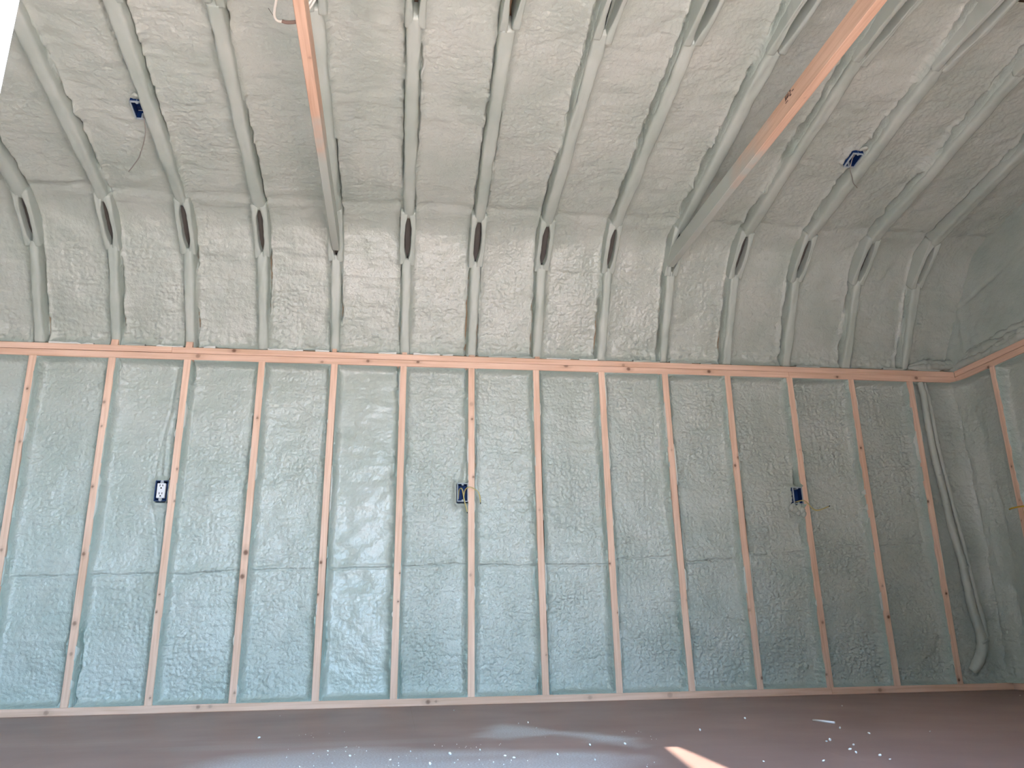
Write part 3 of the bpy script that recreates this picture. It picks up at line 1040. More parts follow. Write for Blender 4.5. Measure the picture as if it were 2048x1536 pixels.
# ------------------------------------------------------------------ foam on the end wall (right)
for (ya, yb, fine) in ((0.06, -0.326 + 0.019, True), (-0.326 - 0.019, -0.733 + 0.019, True), (-0.733 - 0.019, YF + 0.02, False)):
    zlo, zhi = 0.038, H_STUD
    step = 0.007 if fine else 0.05
    zs = span(zhi - zlo, step) + zlo
    w = ya - yb
    es = span(w, step, ya < 0, True)
    E, Z = np.meshgrid(es, zs)
    Y = ya - E
    eL = E + (0.3 if ya > 0 else 0)
    h, g = foam_height(Y + 20, Z, eL, w - E, Z - zlo, zhi - Z, 0.060, 0.006, 800 + int(abs(ya) * 10), 0.55 + 0 * Z, 0.5, (0, 0.2), None, (), (), 0.016)
    if ya > 0:
        h = h + 0.05 * sstep(0.16, 0.02, E) + 0.012 * fbm(Y * 26, Z * 4, 811, 3) * sstep(.3, .05, E)
        h = h + 0.010 * sstep(0.22, 0.05, Z) * (0.6 - voro(Y / 0.04, Z / 0.035, 812)) * 2
    me = grid_mesh('foam_panel', np.stack([XR - h, Y, Z], -1), {'rough': 0.55 + 0 * Z, 'film': 1 - sstep(0, .95, g)}, flip=False)
    link('foam_panel', me, M_FOAM, wall_right)
# gable above the plate: one flat, smoother skin
zs = np.concatenate([np.arange(H_PLATE - 0.01, 2.99, 0.009)])
ys = np.concatenate([np.arange(0.09, -1.5, -0.009), np.linspace(-1.6, YF, 26)])
Y, Z = np.meshgrid(ys, zs)
h = -0.045 + 0.012 * fbm(Y * 3, Z * 3, 831, 2) + 0.004 * fbm(Y * 14, Z * 18, 832, 3) + 0.0022 * (0.55 - voro(Y / 0.024, Z / 0.02, 833))
h = h + 0.045 * sstep(0.22, 0.02, 0.06 - Y) + 0.010 * np.exp(-((Y + 0.10 + 0.02 * fbm(Z * 6, Z * 0, 834, 2)) / 0.02) ** 2)
h = h - 0.012 * np.exp(-((Z - 2.33 - 0.25 * (-Y) + 0.02 * fbm(Y * 8, Y * 0, 835, 2)) / 0.012) ** 2) * sstep(-0.2, .3, fbm(Y * 4, Z * 4, 836, 2))
link('foam_panel', grid_mesh('foam_panel', np.stack([XR - h, Y, Z], -1), {'rough': 0.3 + 0 * Z, 'film': 0.3 + 0 * Z}), M_FOAM_ROOF, wall_right)
# rolls of foam slumped along the end plate
for k, (z0, dx, r, y0, y1) in enumerate([(1.968, 0.030, 0.030, 0.05, -1.3), (2.005, 0.045, 0.034, 0.06, -1.3), (2.045, 0.055, 0.030, 0.03, -1.3), (1.985, .02, .018, -0.2, -1.3)]):
    n = 60
    yy = np.linspace(y0, y1, n)
    pts = np.stack([XR + dx + 0.006 * fbm(yy * 6, yy * 0 + k, 850 + k, 2), yy, z0 + 0.02 * fbm(yy * 4, yy * 0 + k, 860 + k, 2) + 0.02 * (-yy).clip(0, 1)], -1)
    link('foam_ridge', tube_mesh('foam_ridge', pts, r, 14, 110, 0.5, 870 + k), M_COAT, wall_right)
for k, (z0, y, r, x0, x1) in enumerate([(1.972, 0.018, 0.022, 5.30, 5.66), (2.00, 0.03, 0.026, 5.33, 5.68)]):
    xx = np.linspace(x0, x1, 20)
    pts = np.stack([xx, y + 0.006 * fbm(xx * 9, xx * 0, 880 + k, 2), z0 + 0.022 * (xx - x0) / (x1 - x0) + 0.01 * fbm(xx * 9, xx * 0, 882 + k, 2)], -1)
    link('foam_ridge', tube_mesh('foam_ridge', pts, [r * min(1, .35 + j * .12) for j in range(20)], 14, 50, 0.5, 890 + k), M_COAT, ceiling)

# plain foam on the unseen end and door walls
for nm, par, fn in (('foam_panel', wall_left, lambda a, b: (XL - 0.05 + 0 * a, YF * a, 3.0 * b)),):
    A, B = np.meshgrid(np.linspace(-0.02, 1.02, 60), np.linspace(0, 1, 50))
    x, y, z = fn(A, B)
    link(nm, grid_mesh(nm, np.stack([x + 0.012 * fbm(A * 14, B * 10, 900, 2), y, z], -1), {'rough': 0.5, 'film': 0.0}), M_FOAM, par)

# ================================================================== OBJECTS
# ------------------------------------------------------------------ roof trusses, coated in foam
def strip_mesh(name, p, q, x0, x1, width, depth, seed, step=0.011, ends=(0.0, 0.0), noise=1.0, room=1, pinch=0.0):
    """Foam-coated timber edge from p to q in the (y, z) plane: rounded on the room side, open towards the roof deck."""
    p, q = np.array(p, float), np.array(q, float)
    Ln = np.linalg.norm(q - p)
    T = (q - p) / Ln
    Nn = np.array([-T[1], T[0]]) * room
    n = max(6, int(Ln / step))
    s = np.linspace(0, Ln, n + 1)
    a = np.array([-.5, -.5, -.5, -.47, -.40, -.28, -.10, .10, .28, .40, .47, .5, .5, .5])
    d = np.array([-1., -.55, -.24, -.12, -.05, -.012, 0, 0, -.012, -.05, -.12, -.24, -.55, -1.])
    dd = np.where(d < -.3, d * depth, d * 0.075 * min(1.0, width / 0.055))
    Sg, A = np.meshgrid(s, a, indexing='ij')
    D = np.broadcast_to(dd, Sg.shape)
    wv = width * (1 + noise * 0.16 * fbm(Sg * 5, Sg * 0 + seed, seed, 2)) + noise * 0.006 * fbm(Sg * 22, A * 3 + 4 * np.sign(A), seed + 1, 2)
    cx = x0 + (x1 - x0) * Sg / Ln + noise * 0.004 * fbm(Sg * 4, Sg * 0, seed + 2, 2)
    hd = D + noise * (0.006 * fbm(Sg * 7, A * 2, seed + 3, 2) + 0.0025 * fbm(Sg * 45, A * 9, seed + 4, 2)) * (D > -.05)
    e0, e1 = ends
    if e0:
        f = sstep(-0.002, e0, Sg)
        wv = wv * (0.55 + 0.45 * f)
        hd = hd - (1 - f) * 0.012
    if e1:
        f = sstep(-0.002, e1, Ln - Sg)
        wv = wv * (0.55 + 0.45 * f)
        hd = hd - (1 - f) * 0.012
    if pinch:                      # plates swell towards each other at both ends, closing the slot
        u = np.abs(2 * Sg / Ln - 1)
        f = sstep(0.35, 1.0, u) * abs(pinch)
        wv = wv + f
        cx = cx - np.sign(pinch) * f / 2
    X = cx + A * wv
    Y = p[0] + T[0] * Sg + Nn[0] * hd
    Z = p[1] + T[1] * Sg + Nn[1] * hd
    P = np.stack([X, Y, Z], -1)
    # close both ends with a ring pulled inwards
    for k, idx in ((0, 0), (1, -1)):
        ring = P[idx].copy()
        back = ring[[0, -1]].mean(0)
        ring = ring * 0.02 + back * 0.98
        P = np.concatenate([ring[None], P]) if k == 0 else np.concatenate([P, ring[None]])
    return grid_mesh(name, P, {'rough': 0.35, 'film': 0.25})


def mirror_pt(p):
    return (2 * RIDGE[0] - p[0], p[1])


ORD = ['first', 'second', 'third', 'fourth', 'fifth', 'sixth', 'seventh', 'eighth', 'ninth', 'tenth', 'eleventh', 'twelfth', 'thirteenth', 'fourteenth']


def truss_parts(i, root, par_kind=True):
    x = truss_x(i)
    w = 0.060
    # back half, in the picture
    A, B = np.array(GA), np.array(GB)
    dn = np.array(KNEE) - np.array(FOOT)
    dn /= np.linalg.norm(dn)
    du = np.array(RIDGE) - np.array(KNEE)
    du /= np.linalg.norm(du)
    lo = strip_mesh('lower_rafter', FOOT, A + dn * .022, x, x + .002, w - .006, .10, 1000 + i * 13)
    up = strip_mesh('upper_rafter', B - du * .03, np.array(KNEE) + du * (1.445 if i % 3 else 1.42), x, x + (0.012 if i > 6 else 0.0), w + .003, .10, 1005 + i * 13)
    link('lower_rafter', lo, M_COAT, root)
    link('upper_rafter', up, M_COAT, root)
    # plywood gussets on both faces of the truss: the slot between them is darkened by a shade-coloured block
    t = (B - A) / np.linalg.norm(B - A)
    A2, B2 = A - t * 0.012, B + t * 0.012
    for sgn in (-1, 1):
        r = random.Random(i * 9 + sgn)
        me = strip_mesh('gusset', A2 - t * r.uniform(0, .014), B2 + t * r.uniform(0, .014), x + sgn * .0305, x + sgn * .0305, 0.0245, 0.15, 1300 + i * 5 + sgn, 0.007,
                        (0.006, 0.006), 0.7, 1, sgn * .016)
        link('gusset', me, M_COAT, root)
    g0, g1 = np.array([-1.70, 2.838]), np.array([2 * RIDGE[0] + 1.70, 2.838])
    for sgn in (-1, 1):
        r = random.Random(i * 11 + sgn)
        xx = x + (0.02 if i > 6 else 0.005)
        me = strip_mesh('gusset', g0 + np.array([r.uniform(-.02, .03), 0]), g1, xx + sgn * .032, xx + sgn * .032, 0.024, 0.13, 1500 + i * 5 + sgn, 0.010,
                        (0.008, 0.008), 0.7, 1, sgn * .014)
        link('gusset', me, M_COAT, root)
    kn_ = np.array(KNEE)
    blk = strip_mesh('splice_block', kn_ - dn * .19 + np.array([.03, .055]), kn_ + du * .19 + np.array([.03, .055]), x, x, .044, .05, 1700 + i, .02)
    link('splice_block', blk, M_SLOT_SHADE, root)
    # door-side half: same timbers mirrored, sharing their meshes
    for me, nm in ((lo, 'lower_rafter'), (up, 'upper_rafter')):
        o = link(nm, me, M_COAT, root)
        if root.type == 'EMPTY':
            o.matrix_parent_inverse = Matrix.Identity(4)
            o.matrix_basis = Matrix.Translation(-Vector(root.location)) @ Matrix.Translation((0, 2 * RIDGE[0], 0)) @ Matrix.Scale(-1, 4, (0, 1, 0))
        else:
            o.matrix_basis = Matrix.Translation((0, 2 * RIDGE[0], 0)) @ Matrix.Scale(-1, 4, (0, 1, 0))


TL = {0: 'foam-coated roof truss at the left edge, cut by the white door jamb',
      1: 'foam-coated roof truss passing left of the left-hand blue ceiling box',
      2: 'foam-coated roof truss touching the left-hand blue ceiling box',
      3: 'foam-coated roof truss, nearest one left of the left wooden tie beam',
      4: 'foam-coated roof truss that carries the left wooden tie beam',
      5: 'foam-coated roof truss, nearest one right of the left wooden tie beam',
      6: 'foam-coated roof truss above the stud with the yellow-wired middle box',
      7: 'foam-coated roof truss, second one left of the right tie beam truss',
      8: 'foam-coated roof truss, nearest one left of the right tie beam truss',
      9: 'foam-coated roof truss that carries the right stamped tie beam',
      10: 'foam-coated roof truss, nearest one right of the stamped tie beam',
      11: 'foam-coated roof truss touching the right-hand blue ceiling box',
      12: 'foam-coated roof truss, second from the right end wall',
      13: 'foam-coated roof truss closest to the right end wall'}
for i in range(-3, 14):
    if i >= 0:
        root = empty('roof_truss', (truss_x(i), FOOT[0], H_PLATE))
        bpy.context.view_layer.update()
        tag(root, TL[i], 'roof truss', 'foam-coated gambrel roof trusses')
        truss_parts(i, root)
        if i in (1, 2, 4, 5, 6, 7):   # bare heel of the truss showing over the plate
            hx = truss_x(i)
            wd = {1: .038, 2: .038, 4: .026, 5: .03, 6: .034, 7: .03}[i]
            hh = {1: .036, 2: .036, 4: .022, 5: .014, 6: .010, 7: .014}[i]
            me_o = board('heel', (hx, 0.004, H_PLATE), (hx, 0.010, H_PLATE + hh), (1, 0, 0), (0, -1, 0), wd, 0.06, M_PLATE, root)
    else:
        truss_parts(i, ceiling)

# ------------------------------------------------------------------ studs of the long wall
KN = {0: [(55, 777, .007, .8), (41, 883, .007, .6), (4, 1100, .008, .6)],
      1: [(208, 804, .009, .65), (203, 852, .006, .6), (185, 973, .007, .8), (167, 1108, .010, .75), (149, 1247, .011, .7), (142, 1308, .009, .5)],
      2: [(354, 938, .005, .9), (349, 1002, .005, .7), (319, 1189, .005, .95), (313, 1224, .005, .95), (300, 1396, .005, .95)],
      3: [(515, 836, .006, .9), (492, 1105, .014, .85), (485, 1153, .013, .85), (469, 1386, .006, .7)],
      4: [(643, 1125, .009, .9), (637, 1189, .006, 1)],
      5: [(800, 1146, .005, 1), (796, 1203, .005, 1)],
      6: [(943, 808, .013, .35), (944, 838, .007, .8), (947, 954, .007, .8), (941, 1150, .008, .4)],
      7: [(1093, 1310, .005, .6), (1080, 1020, .006, .4)],
      8: [(1220, 1127, .006, 1), (1236, 1225, .005, .9)],
      9: [(1344, 900, .006, .4), (1380, 1200, .006, .4)],
      10: [(1478, 915, .009, .75), (1471, 931, .008, .9), (1525, 1356, .009, .9), (1500, 1220, .009, .4)],
      11: [(1645, 1245, .009, .6), (1646, 1349, .007, .6), (1600, 900, .006, .3)],
      12: [(1722, 896, .007, .95), (1777, 1234, .010, .95), (1765, 1172, .006, .6)],
      13: [(1854, 1003, .008, .85), (1892, 1187, .008, .95), (1918, 1360, .009, .9)]}
SL = {0: 'bare pine stud at the left edge of the long wall',
      1: 'bare pine stud with a row of reddish knots, second from the left edge',
      2: 'bare pine stud with wavy grain beside the white outlet',
      3: 'bare pine stud with two large round knots close together',
      4: 'bare pine stud with a brown knot, third one right of the outlet stud',
      5: 'bare pine stud, nearest one left of the middle yellow-wired box stud',
      6: 'bare pine stud at the middle blue box with two yellow wires',
      7: 'bare pine stud, nearest one right of the middle yellow-wired box stud',
      8: 'bare pine stud, second right of the middle box stud, with two small dark knots',
      9: 'bare pine stud, second one left of the right-hand wall box stud',
      10: 'bare pine stud, nearest one left of the right-hand wall box, with twin knots',
      11: 'bare pine stud at the right-hand wall box with foam lumps below',
      12: 'bare pine stud, second one left of the foam-covered corner pipes',
      13: 'bare pine stud, nearest one left of the foam-covered corner pipes'}
for i in range(-3, 14):
    if i >= 0:
        xt, xb_ = STUD_X[i]
    else:
        xt = xb_ = i * S
    kn = []
    for (px, py, r, dk) in KN.get(i, []):
        w_ = on_wall(px, py)
        kn.append((w_[2] - 0.038, float(np.clip(w_[0] - (xb_ + (xt - xb_) * w_[2] / H_STUD), -.016, .016)), r, dk))
    o = board('wall_stud' if i >= 0 else 'stud', (xb_, 0, 0.038), (xt, 0, H_STUD), (1, 0, 0), (0, -1, 0), 0.038, 0.088, M_STUD,
              None if i >= 0 else wall_back, kn, 0.0 if i in (2, 6, 11) else rng.uniform(-.004, .004))
    if i >= 0:
        tag(o, SL[i], 'stud', 'pine studs of the long wall')
# end wall: the one in view, the others only as pieces of the wall
kn = [(1.867 - .65, .0, .007, .8), (1.867 - .85, .008, .005, .5), (0.9, -.01, .005, .5)]
o = board('wall_stud', (XR, -0.326, 0.038), (XR, -0.326, H_STUD), (0, -1, 0), (-1, 0, 0), 0.038, 0.088, M_STUD, None, kn)
tag(o, 'bare pine stud of the right end wall, right of the corner pipes', 'stud')
for k in range(1, 10):
    board('stud', (XR, -0.326 - k * S, 0.038), (XR, -0.326 - k * S, H_STUD), (0, -1, 0), (-1, 0, 0), 0.038, 0.088, M_STUD, wall_right, step=0.05)

# ------------------------------------------------------------------ plates
def plate_knots(lst, x0, zc):
    out = []
    for (px, py, r, dk) in lst:
        w_ = on_wall(px, py)
        out.append((w_[0] - x0, float(np.clip(w_[2] - zc, -.016, .016)), r, dk))
    return out


ZL, ZU = H_STUD + .0186, H_STUD + .0395 + .0180
up_kn = [(468, 701, .012, .85), (1247, 730, .010, .5)]
lo_kn = [(396, 712, .013, .6), (644, 724, .008, .6), (736, 722, .010, .75), (836, 724, .009, .85), (1132, 731, .014, .7), (1257, 738, .012, .85),
         (1418, 743, .012, .85), (1543, 748, .014, .75), (1674, 754, .008, .9), (1832, 756, .012, .75)]


def hplate(name, x0, x1, zc, kn, label, th=.038, dz=0.0, y=0.0):
    o = board(name, (x0, y, zc), (x1, y, zc + dz), (0, 0, 1), (0, -1, 0), th, 0.088, M_PLATE, None, plate_knots(kn, x0, zc))
    return tag(o, label, 'top plate' if 'top' in name else 'bottom plate')


hplate('top_plate', XL - .05, 0.722, ZU, [], 'short upper top plate board reaching the left edge', .0355, .001)
hplate('top_plate', 0.7235, XR - .001, ZU, up_kn, 'long upper top plate board running to the right corner', .0355, -.001, 0.0025)
hplate('top_plate', XL - .05, 4.458, ZL, lo_kn[:7], 'long lower top plate board with dark knots, resting on the studs', .0375)
hplate('top_plate', 4.4595, XR + .0, ZL, lo_kn[7:], 'short lower top plate board ending at the right corner', .0375, -.0005, -0.002)
bk = [(92, 1426, .012, .5), (396, 1414, .010, .6), (420, 1413, .010, .35), (856, 1404, .012, .75), (872, 1403, .006, .6), (1180, 1395, .012, .35), (1340, 1390, .015, .35)]
hplate('bottom_plate', XL - .05, 4.482, .019, bk, 'long bottom plate board lying on the brown floor', .038)
hplate('bottom_plate', 4.484, XR + .05, .019, [(1760, 1380, .012, .6)], 'short bottom plate board below the corner pipes', .038)
for (nm, zc, ky, lab, cat) in (('top_plate', ZU, .0, 'upper top plate board of the right end wall', 'top plate'),
                               ('top_plate', ZL, 1, 'lower top plate board of the right end wall, with one knot', 'top plate'),
                               ('bottom_plate', .019, 0, 'bottom plate board of the right end wall', 'bottom plate')):
    y0 = -0.0012
    o = board(nm, (XR, y0, zc), (XR, YF, zc), (0, 0, 1), (-1, 0, 0), .037, .088, M_PLATE, None, [(.30, -.012, .009, .85)] if ky else [])
    tag(o, lab, cat)

# ------------------------------------------------------------------ tie beams across the room
def beam_spray(seed, start, end):
    def f(Sg, U, D):
        n = fbm(Sg * 9, U * 14 + D * 9, seed, 3)
        return np.clip(0.96 * sstep(end + 0.10, start, Sg + 0.22 * n) + 0.10, 0, 1)
    return f


YB0, YB1 = -0.285, YF - 0.05
b1 = board('tie_beam', (1.635, YB0, 2.468), (1.640, YB1, 2.468), (1, 0, 0), (0, 0, -1), 0.040, 0.089, M_BEAM, None,
           [(1.62, .012, .008, .4)], 0, beam_spray(31, .86, 1.16))
tag(b1, 'bare wooden tie beam on the left with a white cable behind it', 'beam')
empty_b2 = board('tie_beam', (3.628, YB0, 2.468), (3.690, YB1, 2.452), (1, 0, 0), (0, 0, -1), 0.040, 0.089, M_BEAM, None,
                 [(1.63, .0, .004, .3)], 0, beam_spray(37, .92, 1.24))
tag(empty_b2, 'bare wooden tie beam on the right with a black ink stamp', 'beam')
# small blurred grade stamp on the left face of the right beam
bx = lambda y: 3.628 + (3.690 - 3.628) * (YB0 - y) / (YB0 - YB1) - 0.0205


def stamp_strokes():
    bm = bmesh.new()
    y0, z0 = -1.800, 2.535

    def stroke(pts, w):
        for (a, b) in zip(pts[:-1], pts[1:]):
            a, b = Vector((0, a[0], a[1])), Vector((0, b[0], b[1]))
            t = (b - a).normalized()
            n = Vector((0, -t.z, t.y)) * w / 2
            q = [a + n, b + n, b - n, a - n]
            f = []
            for dx in (0.0, -0.0006):
                f.append([bm.verts.new((bx(y0 + p.y) + dx, y0 + p.y, z0 + p.z)) for p in q])
            bm.faces.new(f[1])
            for k in range(4):
                bm.faces.new((f[0][k], f[0][(k + 1) % 4], f[1][(k + 1) % 4], f[1][k]))
    for k in range(4):                                                   # dense block of the mark
        stroke([(-.004 - .009 * k, .012), (-.004 - .009 * k, -.012 + .002 * k)], .0045)
    stroke([(-.002, -.002), (-.034, -.004)], .004)
    stroke([(-.040, .010), (-.052, .010), (-.040, -.012), (-.054, -.012)], .0045)       # Z-like character
    stroke([(-.060, -.002), (-.076, -.004)], .0045)
    stroke([(.000, -.020), (-.022, -.020)], .004)
    return bm


bm_obj('stamp', stamp_strokes(), M_STAMP, empty_b2)['label'] = 'smudged black ink grade stamp'

# ------------------------------------------------------------------ electrical boxes
def electrical_box(label, origin, R, w=0.062, h=0.105, depth=0.058, rim_mat=M_RIM):
    """Single-gang box, local axes: x across, -y out of the wall, z up; origin at the middle of its open front."""
    root = empty('electrical_box', origin)
    root.rotation_euler = R.to_euler()
    bpy.context.view_layer.update()
    tag(root, label, 'electrical box', 'blue single-gang electrical boxes')
    t = 0.003

    def lbox(name, lst, mat, bev=0.0006, parent=root):
        o = boxes(name, lst, mat, parent, bev)
        o.matrix_parent_inverse = Matrix.Identity(4)
        return o
    lbox('shell', [((-w / 2, 0, -h / 2), (-w / 2 + t, depth, h / 2)), ((w / 2 - t, 0, -h / 2), (w / 2, depth, h / 2)),
                   ((-w / 2 + t, 0, h / 2 - t), (w / 2 - t, depth, h / 2)), ((-w / 2 + t, 0, -h / 2), (w / 2 - t, depth, -h / 2 + t)),
                   ((-w / 2 + t, depth - t, -h / 2 + t), (w / 2 - t, depth, h / 2 - t))], M_BLUE2, 0)
    # front rim powdered with foam, and the two screw bosses
    lbox('rim', [((-w / 2 - .001, -.002, -h / 2 - .001), (-w / 2 + t + .001, .006, h / 2 + .001)), ((w / 2 - t - .001, -.002, -h / 2 - .001), (w / 2 + .001, .006, h / 2 + .001)),
                 ((-w / 2, -.002, h / 2 - t - .001), (w / 2, .006, h / 2 + .001)), ((-w / 2, -.002, -h / 2 - .001), (w / 2, .006, -h / 2 + t + .001))], rim_mat, 0)
    for sg in (-1, 1):
        bm = bmesh.new()
        bmesh.ops.create_cone(bm, cap_ends=True, segments=14, radius1=.0062, radius2=.0062, depth=.03,
                              matrix=Matrix.Translation((0.0, .0145, sg * (h / 2 - .006))) @ Matrix.Rotation(math.pi / 2, 4, 'X'))
        o = bm_obj('screw_boss', bm, rim_mat, root)
        o.matrix_parent_inverse = Matrix.Identity(4)
    return root


def child_mesh(root, name, me, mat):
    o = link(name, me, mat, root)
    o.matrix_parent_inverse = Matrix.Identity(4)
    return o


I3 = Matrix.Identity(3)
# duplex outlet
ob = electrical_box('blue electrical box holding a white duplex outlet', (0.7565, -0.004, 1.1225), I3, 0.066, 0.110, 0.055, M_BLUE)
rc = boxes('outlet', [((-.0215, -.010, -.040), (.0215, .010, .040))], M_OUTLET, ob, 0.0025)
rc.matrix_parent_inverse = Matrix.Identity(4)
rc['label'] = 'white duplex outlet'
for zc in (.0215, -.0215):
    for dx, hh in ((-.0072, .0045), (.0072, .0038)):
        s_ = boxes('slot', [((dx - .0018, -.0109, zc + .006 - hh * 1.3), (dx + .0018, -.0095, zc + .006 + hh * 1.3))], M_DARK, rc)
        s_.matrix_parent_inverse = Matrix.Identity(4)
    bm = bmesh.new()
    bmesh.ops.create_cone(bm, cap_ends=True, segments=12, radius1=.0042, radius2=.0042, depth=.0016,
                          matrix=Matrix.Translation((0, -.0101, zc - .008)) @ Matrix.Rotation(math.pi / 2, 4, 'X'))
    s_ = bm_obj('slot', bm, M_DARK, rc)
    s_.matrix_parent_inverse = Matrix.Identity(4)
for sg in (-1, 1):
    bm = bmesh.new()
    box_bm(bm, (-.0085, -.004, min(sg * .040, sg * .050)), (.0085, -.0025, max(sg * .040, sg * .050)))
    bmesh.ops.create_cone(bm, cap_ends=True, segments=14, radius1=.0075, radius2=.0075, depth=.003,
                          matrix=Matrix.Translation((0, -.0035, sg * .050)) @ Matrix.Rotation(math.pi / 2, 4, 'X'))
    bmesh.ops.create_cone(bm, cap_ends=True, segments=10, radius1=.0035, radius2=.003, depth=.003,
                          matrix=Matrix.Translation((0, -.006, sg * .048)) @ Matrix.Rotation(math.pi / 2, 4, 'X'))
    s_ = bm_obj('mounting_strap', bm, M_METAL, ob)
    s_.matrix_parent_inverse = Matrix.Identity(4)

ox, oy, oz = 2.3905, -0.003, 1.128
ob = electrical_box('blue electrical box with two yellow wires, middle of the long wall', (ox, oy, oz), I3, 0.061, 0.104, 0.056)
mid = [(-.022, .05, -.03), (-.020, .02, .020), (-.010, -.012, .024), (-.003, -.024, .012), (.002, -.026, -.02), (.010, -.024, -.060), (.018, -.018, -.088), (.024, -.014, -.112)]
child_mesh(ob, 'wire', tube_mesh('wire', mid, .0034, 8, 60), M_YELLOW)
child_mesh(ob, 'wire_tip', tube_mesh('wire_tip', [(.0238, -.0142, -.110), (.0262, -.0128, -.121)], .0022, 8), M_DARK)
far_ = [(.008, .05, -.04), (.009, .02, -.012), (.012, -.012, .014), (.028, -.030, .026), (.046, -.032, .026), (.064, -.028, .016), (.084, -.026, .004), (.096, -.026, -.024), (.099, -.026, -.060)]
child_mesh(ob, 'wire', tube_mesh('wire', far_, [.0034, .0034, .0034, .0030, .0026, .0026, .0028, .0036, .0036], 8, 60), M_YELLOW)
child_mesh(ob, 'wire_tip', tube_mesh('wire_tip', [(.099, -.026, -.059), (.0995, -.026, -.070)], .0022, 8), M_DARK)

ox, oy, oz = 4.4205, -0.003, 1.126
ob = electrical_box('blue electrical box with foam lumps below and one yellow wire', (ox, oy, oz), I3, 0.060, 0.102, 0.056)
wr = [(-.012, .045, -.036), (.004, .010, -.032), (.020, -.018, -.030), (.034, -.026, -.040), (.052, -.022, -.058), (.072, -.018, -.080), (.090, -.018, -.092), (.112, -.020, -.090), (.145, -.020, -.080), (.176, -.020, -.068)]
child_mesh(ob, 'wire', tube_mesh('wire', wr, [.003] * 5 + [.0032, .0042, .0038, .0034, .0034], 8, 70), M_YELLOW)
child_mesh(ob, 'wire_tip', tube_mesh('wire_tip', [(.176, -.020, -.068), (.186, -.020, -.064)], .0024, 8), M_DARK)

# the two boxes in the roof slope, opening downwards
ty, tz = RIDGE[0] - KNEE[0], RIDGE[1] - KNEE[1]
tv = Vector((0, ty, tz)).normalized()
nv_ = Vector((0, -tv.z, tv.y))            # into the room (down)
if nv_.z > 0:
    nv_ = -nv_
xv = Vector((1, 0, 0))
yv = -nv_                                  # local +y points into the roof
zv = tv
xv = yv.cross(zv)
RR = Matrix((xv, yv, zv)).transposed()


def roof_at(x, y, out=0.0):
    k = (KNEE[0] - y) / (KNEE[0] - RIDGE[0])
    return Vector((x, y, KNEE[1] + k * (RIDGE[1] - KNEE[1]))) + nv_ * out


obl = electrical_box('blue electrical box in the roof slope at left', roof_at(0.757, -1.075, -.033), RR, 0.062, 0.110, 0.058)
obr = electrical_box('blue electrical box in the roof slope at right', roof_at(4.411, -1.075, -.033), RR, 0.060, 0.103, 0.058)


def roof_wire(ob, pts, rad):
    w = [ob.matrix_basis.inverted() @ roof_at(*p) for p in pts]
    child_mesh(ob, 'wire', tube_mesh('wire', [tuple(v) for v in w], rad, 7, 50), M_GREYW)


bpy.context.view_layer.update()
roof_wire(obl, [(0.775, -1.07, -.05), (0.772, -1.040, -.006), (0.770, -.985, .006), (0.745, -0.92, .010), (0.69, -0.80, .006), (0.60, -0.67, -.012)], .0028)
roof_wire(obr, [(4.400, -1.10, -.05), (4.384, -1.080, -.006), (4.394, -1.045, .010), (4.428, -1.005, .016), (4.462, -0.955, .012), (4.512, -0.912, .004)], .0026)
for ob_, xx in ((obl, .776), (obr, 4.424)):  # foam-smeared cable clamp tabs above the box
    pts = [ob_.matrix_basis.inverted() @ roof_at(xx + a, b, c) for (a, b, c) in ((-.02, -1.160, -.03), (-.02, -1.18, -.024), (.0, -1.185, -.022), (.004, -1.16, -.028))]
    child_mesh(ob_, 'clamp', tube_mesh('clamp', [tuple(v) for v in pts], .008, 8, 16, .5, 9), M_COAT)

# ------------------------------------------------------------------ white cable by the left beam
def at_h(px, py, z):
    c, d = pix_ray(px, py)
    return c + d * ((z - c[2]) / d[2])


root = empty('cable', tuple(at_h(560, 0, 2.66)))
bpy.context.view_layer.update()
tag(root, 'white cable with a brown paper end, looped behind the left tie beam', 'cable')
c1 = [tuple(at_h(px, py, zz)) for px, py, zz in ((561, -60, 2.70), (556, -25, 2.66), (553, 0, 2.64), (549, 18, 2.63), (548, 31, 2.625), (551, 40, 2.62), (558, 44, 2.62), (566, 43, 2.62))]
m4 = Matrix.Translation(-root.location)


def rel(p):
    return [tuple(m4 @ Vector(v)) for v in p]


child_mesh(root, 'sheath', tube_mesh('sheath', rel(c1), .0052, 10, 50), M_CABLE)
child_mesh(root, 'paper_end', tube_mesh('paper_end', rel([tuple(at_h(px, py, zz)) for px, py, zz in ((564, 42, 2.62), (572, 45, 2.617), (583, 45, 2.618), (600, 43, 2.63))]), .0068, 10, 20), M_PAPER)
child_mesh(root, 'wire', tube_mesh('wire', rel([tuple(at_h(px, py, zz)) for px, py, zz in ((556, 43, 2.62), (544, 28, 2.65), (537, 17, 2.69))]), .0014, 6, 14), M_GREYW)
root = empty('cable', (1.68, -2.1, 2.72))
bpy.context.view_layer.update()
tag(root, 'pair of white cables along the right side of the left tie beam', 'cable')
m4 = Matrix.Translation(-root.location)
for k, dx in enumerate((0, .011)):
    child_mesh(root, 'sheath', tube_mesh('sheath', rel([tuple(at_h(px + dx * 640, py, zz)) for px, py, zz in ((645, -60, 2.72), (632, -18, 2.66), (622, 2, 2.62), (613, 16, 2.60), (604, 28, 2.59))]), .0042, 8, 24), M_CABLE)

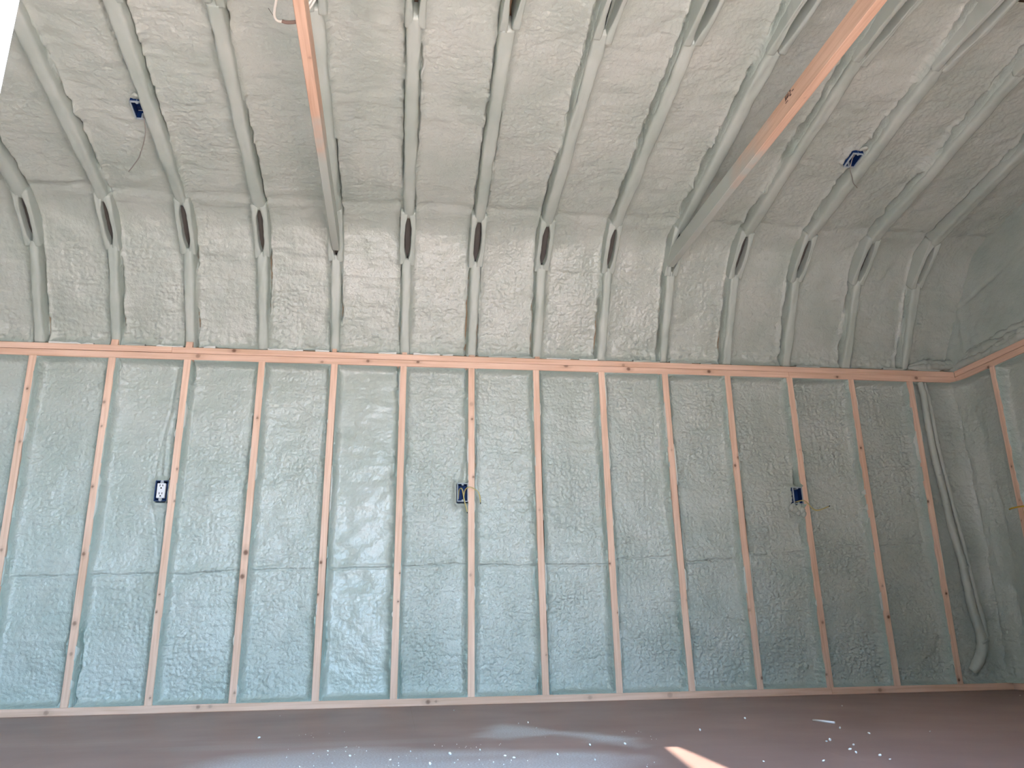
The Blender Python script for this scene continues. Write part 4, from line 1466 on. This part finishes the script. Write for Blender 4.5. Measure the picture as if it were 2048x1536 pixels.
# ------------------------------------------------------------------ foam-covered pipes in the right corner
thick = [(5.375, .03, 1.90), (5.379, .015, 1.80), (5.372, .01, 1.659), (5.369, .005, 1.433), (5.380, .0, 1.251), (5.390, .0, 1.11), (5.397, .0, 0.968), (5.414, .0, 0.832),
         (5.430, .0, 0.743), (5.436, .0, 0.571), (5.444, .0, 0.429), (5.466, .0, 0.317), (5.466, .0, 0.236), (5.436, .012, 0.165), (5.392, .03, 0.105)]
trad = [.020, .020, .021, .021, .021, .020, .020, .022, .024, .026, .026, .029, .032, .032, .024]
thin = [(5.408, .03, 1.90), (5.413, .02, 1.80), (5.411, .01, 1.66), (5.407, .0, 1.463), (5.419, .0, 1.274), (5.430, .0, 1.173), (5.445, .0, 0.99), (5.461, .0, 0.838),
        (5.466, .0, 0.743), (5.472, .0, 0.617), (5.486, .0, 0.48), (5.498, .0, 0.389), (5.494, .0, 0.30), (5.478, .005, .22), (5.45, .015, .16)]
nrad = [.012, .012, .013, .013, .012, .012, .012, .013, .013, .015, .017, .018, .018, .018, .014]
ot = link('pipe', tube_mesh('pipe', thick, trad, 14, 260, 0.16, 41), M_COAT)
tag(ot, 'thicker foam-covered pipe in the right corner, curled at its foot', 'pipe')
on_ = link('pipe', tube_mesh('pipe', thin, nrad, 12, 260, 0.2, 43), M_COAT)
tag(on_, 'thinner foam-covered pipe along the right side of the thick corner pipe', 'pipe')
for (x, z, r) in ((5.381, 1.27, .0225), (5.394, 1.085, .0225), (5.437, .70, .029), (5.470, .27, .035)):
    pts = [(x - .004, .0, z + .006), (x + .002, .0, z - .006)]
    link('tie', tube_mesh('tie', pts, r, 14, 0), M_COAT, ot)
for (x, z, r) in ((5.409, 1.46, .0145), (5.420, 1.265, .0145)):
    link('tie', tube_mesh('tie', [(x - .002, 0, z + .005), (x + .001, 0, z - .005)], r, 12, 0), M_COAT, on_)

# yellow wire end poking out past the end-wall stud
w_ = tube_mesh('wire', [(5.60, -.262, 1.012), (5.585, -.30, 1.014), (5.585, -.40, 1.010), (5.60, -.55, 1.0)], .0048, 8, 24)
tag(link('wire', w_, M_YELLOW2), 'bright yellow cable end crossing the right end-wall stud', 'wire')

# ------------------------------------------------------------------ things on the floor
a, b = at_h(1626, 1440, .004), at_h(1669, 1445, .004)
st_ = link('stick', tube_mesh('stick', [tuple(a), tuple(b)], .0042, 10), M_WHITE)
tag(st_, 'thin white stick lying on the brown floor', 'stick')
bm = bmesh.new()
r = random.Random(12)
spots = [(1680, 1456), (1760, 1511), (1490, 1437), (908, 1421), (1037, 1447), (1056, 1445), (1073, 1456), (518, 1476), (821, 1503), (1028, 1516), (1115, 1509),
         (1653, 1483), (1660, 1480), (1707, 1490), (1712, 1505), (1860, 1463), (1684, 1412), (2040, 1391), (560, 1432), (1527, 1523), (1647, 1522), (1780, 1519),
         (1700, 1499), (1738, 1467), (960, 1500), (1010, 1512), (900, 1508), (1180, 1490), (1250, 1488), (780, 1520), (700, 1512), (860, 1528), (1190, 1520), (1400, 1460)]
for (px, py) in spots:
    p = at_h(px, py, 0.003)
    rad = r.uniform(.0025, .0055) * (1.7 if (px, py) == (1760, 1511) else 1)
    mtx = Matrix.Translation(Vector(p) + Vector((0, 0, rad * .3))) @ Matrix.Rotation(r.uniform(0, 6), 4, (r.random(), r.random(), 1)) @ Matrix.Diagonal((1.3, .9, .7, 1))
    bmesh.ops.create_icosphere(bm, subdivisions=1, radius=rad, matrix=mtx)
for k in range(220):                    # crumbs swept into the dusty streaks
    px, py = r.uniform(560, 1320), r.uniform(1462, 1536)
    p = at_h(px, py, 0.001)
    if fbm(np.array(p[0] * 3), np.array(p[1] * 5), 77, 2) < 0:
        continue
    bmesh.ops.create_icosphere(bm, subdivisions=0 or 1, radius=r.uniform(.0008, .0019), matrix=Matrix.Translation(Vector(p)))
cr_ = bm_obj('foam_crumbs', bm, M_CRUMB)
tag(cr_, 'tiny pale foam crumbs scattered over the brown floor', 'debris', None, 'stuff')
